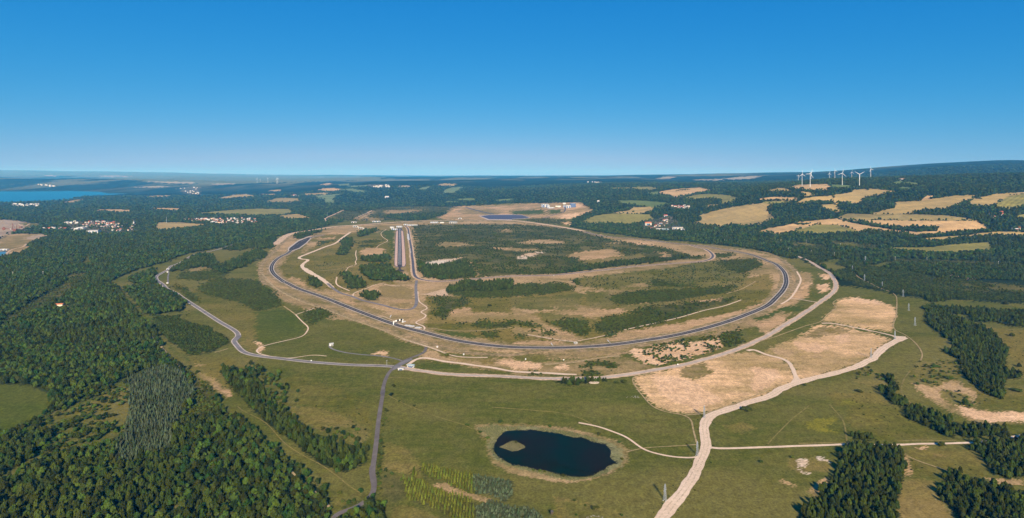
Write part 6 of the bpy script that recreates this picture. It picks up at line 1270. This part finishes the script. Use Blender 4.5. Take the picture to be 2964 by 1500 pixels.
block('barn', T('A1 950,785'), 60, 36, 22, 'large white hall at the lower edge of the western village', 'white_sheet', 'grey_roof', .2, 4, 3, cat='hall'); block('barn', T('A1 900,775'), 40, 24, 12, 'pale low hall beside the large white one', 'white_wall', 'grey_roof', .2, 0, 2, cat='hall'); block('barn', T('A2 1318,428'), 60, 30, 20, 'white villa alone in the distant dark forest', 'white_wall', 'white_sheet', .2, 8, 1, 4, cat='villa'); block('barn', T('A4 1350,250'), 60, 24, 14, 'pale ridge farm on the forest edge', 'cream_wall', 'brown_roof', .1, 6, 2, cat='farm'); block('barn', T('A3 868,480'), 20, 14, 24, 'small white tower house in the forest below the skyline', 'white_wall', 'white_sheet', 0, 6, 1, cat='tower')
q = at(*T('A1 1346,706')); r = empty('church', q, .2); tag(r, 'white church tower rising above the western village', 'church'); MB().box((0, 0, 14), (8, 8, 30)).build('tower', 'white_wall', r); MB().lathe([(5.6, 29), (4.2, 33), (1.6, 37), (.2, 45)], 8).build('spire', 'grey_roof', r); MB().box((0, 14, 5), (11, 20, 11)).build('nave', 'white_wall', r); n_ = MB().gable((0, 0, 10.5), 20, 11, 6).build('roof', 'red_roof', r); n_.rotation_euler = (0, 0, 1.5708); n_.location = (0, 14, 0)
block('barn', T('A1 45,955'), 40, 14, 7, 'pale works shed beside the mine pond', 'white_wall', 'white_sheet', 0, 0, 2, cat='shed'); block('barn', T('A1 545,1192'), 30, 8, 5, 'white roof showing on the country road in the western wood', 'white_sheet', 'white_sheet', .2, cat='shed'); block('barn', T('B1 595,385'), 22, 9, 5, 'red roofed cabin in a clearing of the western wood', 'cream_wall', 'orange_roof', .2, 3, cat='cabin')

# --- bucket wheel excavator in the mine
q = at(*T('A1 150,772')); r = empty('bucket_excavator', q, .25); tag(r, 'rusty bucket wheel excavator standing on the pink mine floor', 'excavator')
cw_ = MB()
for sx in (-1, 1):
    for sy in (-1, 0, 1): cw_.box((sx * 12, sy * 14, 2), (5, 11, 4.5))
cw_.build('crawler', 'darksteel', r); MB().lathe([(13, 4.5), (13, 7), (9, 9), (9, 14)], 16).box((0, 0, 18), (24, 18, 9)).build('body', 'rust', r)
MB().bar((-14, 0, 14), (-14, 0, 62), 2.2, 1.2).bar((-14, 0, 62), (4, 0, 18), 1.2).bar((10, 0, 18), (10, 0, 52), 2, 1.1).build('tower', 'rust', r)
b_ = MB()
for y in (-2.5, 2.5): b_.bar((-6, y, 20), (-62, y, 26), 1.1).bar((-6, y, 27), (-62, y, 28), .9)
for k in range(8): b_.bar((-8 - k * 7, 0, 20 + k * .75), (-12 - k * 7, 0, 27), .7)
b_.bar((-14, 0, 62), (-60, 0, 28), .5).build('boom', 'rust', r)
wh = MB().lathe([(9, -1.6), (9, 1.6)], 18, 'Y')
for k in range(12): a = k * .5236; wh.box((math.cos(a) * 10, 0, math.sin(a) * 10), (2.6, 3.4, 2.6))
wv_ = wh.build('bucket_wheel', 'rust', r); wv_.location = (-66, 0, 26)
MB().bar((8, 0, 20), (95, 0, 12), 2.4).bar((8, 0, 26), (60, 0, 14), 1.2).box((60, 0, 5), (8, 10, 12)).build('conveyor', 'darksteel', r); MB().box((34, 0, 34), (16, 12, 9)).bar((10, 0, 52), (34, 0, 36), .6).build('counterweight', 'rust', r); MB().box((-20, -9, 24), (6, 5, 5)).build('cab', 'white_wall', r)

# ------------------------------------------------------------------ the air: one box of even, pale haze round camera and land
hz = bpy.data.meshes.new('haze'); hb_ = MB().box((0, 24000, 450), (120000, 60000, 1000)); hz.from_pydata([tuple(v) for v in hb_.v], [], hb_.f)
hm = bpy.data.materials.new('haze'); hm.use_nodes = True; ht = hm.node_tree; ht.nodes.clear()
ho = ht.nodes.new('ShaderNodeOutputMaterial'); hv = ht.nodes.new('ShaderNodeVolumePrincipled'); hv.inputs['Color'].default_value = HAZE_COLOR; hv.inputs['Density'].default_value = HAZE_DENSITY; hv.inputs['Anisotropy'].default_value = -0.15; hv.inputs['Absorption Color'].default_value = (.85, .85, .85, 1)
ht.links.new(hv.outputs[0], ho.inputs['Volume']); hz.materials.append(hm)
ob = bpy.data.objects.new('haze', hz); COL.objects.link(ob); tag(ob, 'pale blue haze filling the air', kind='stuff')
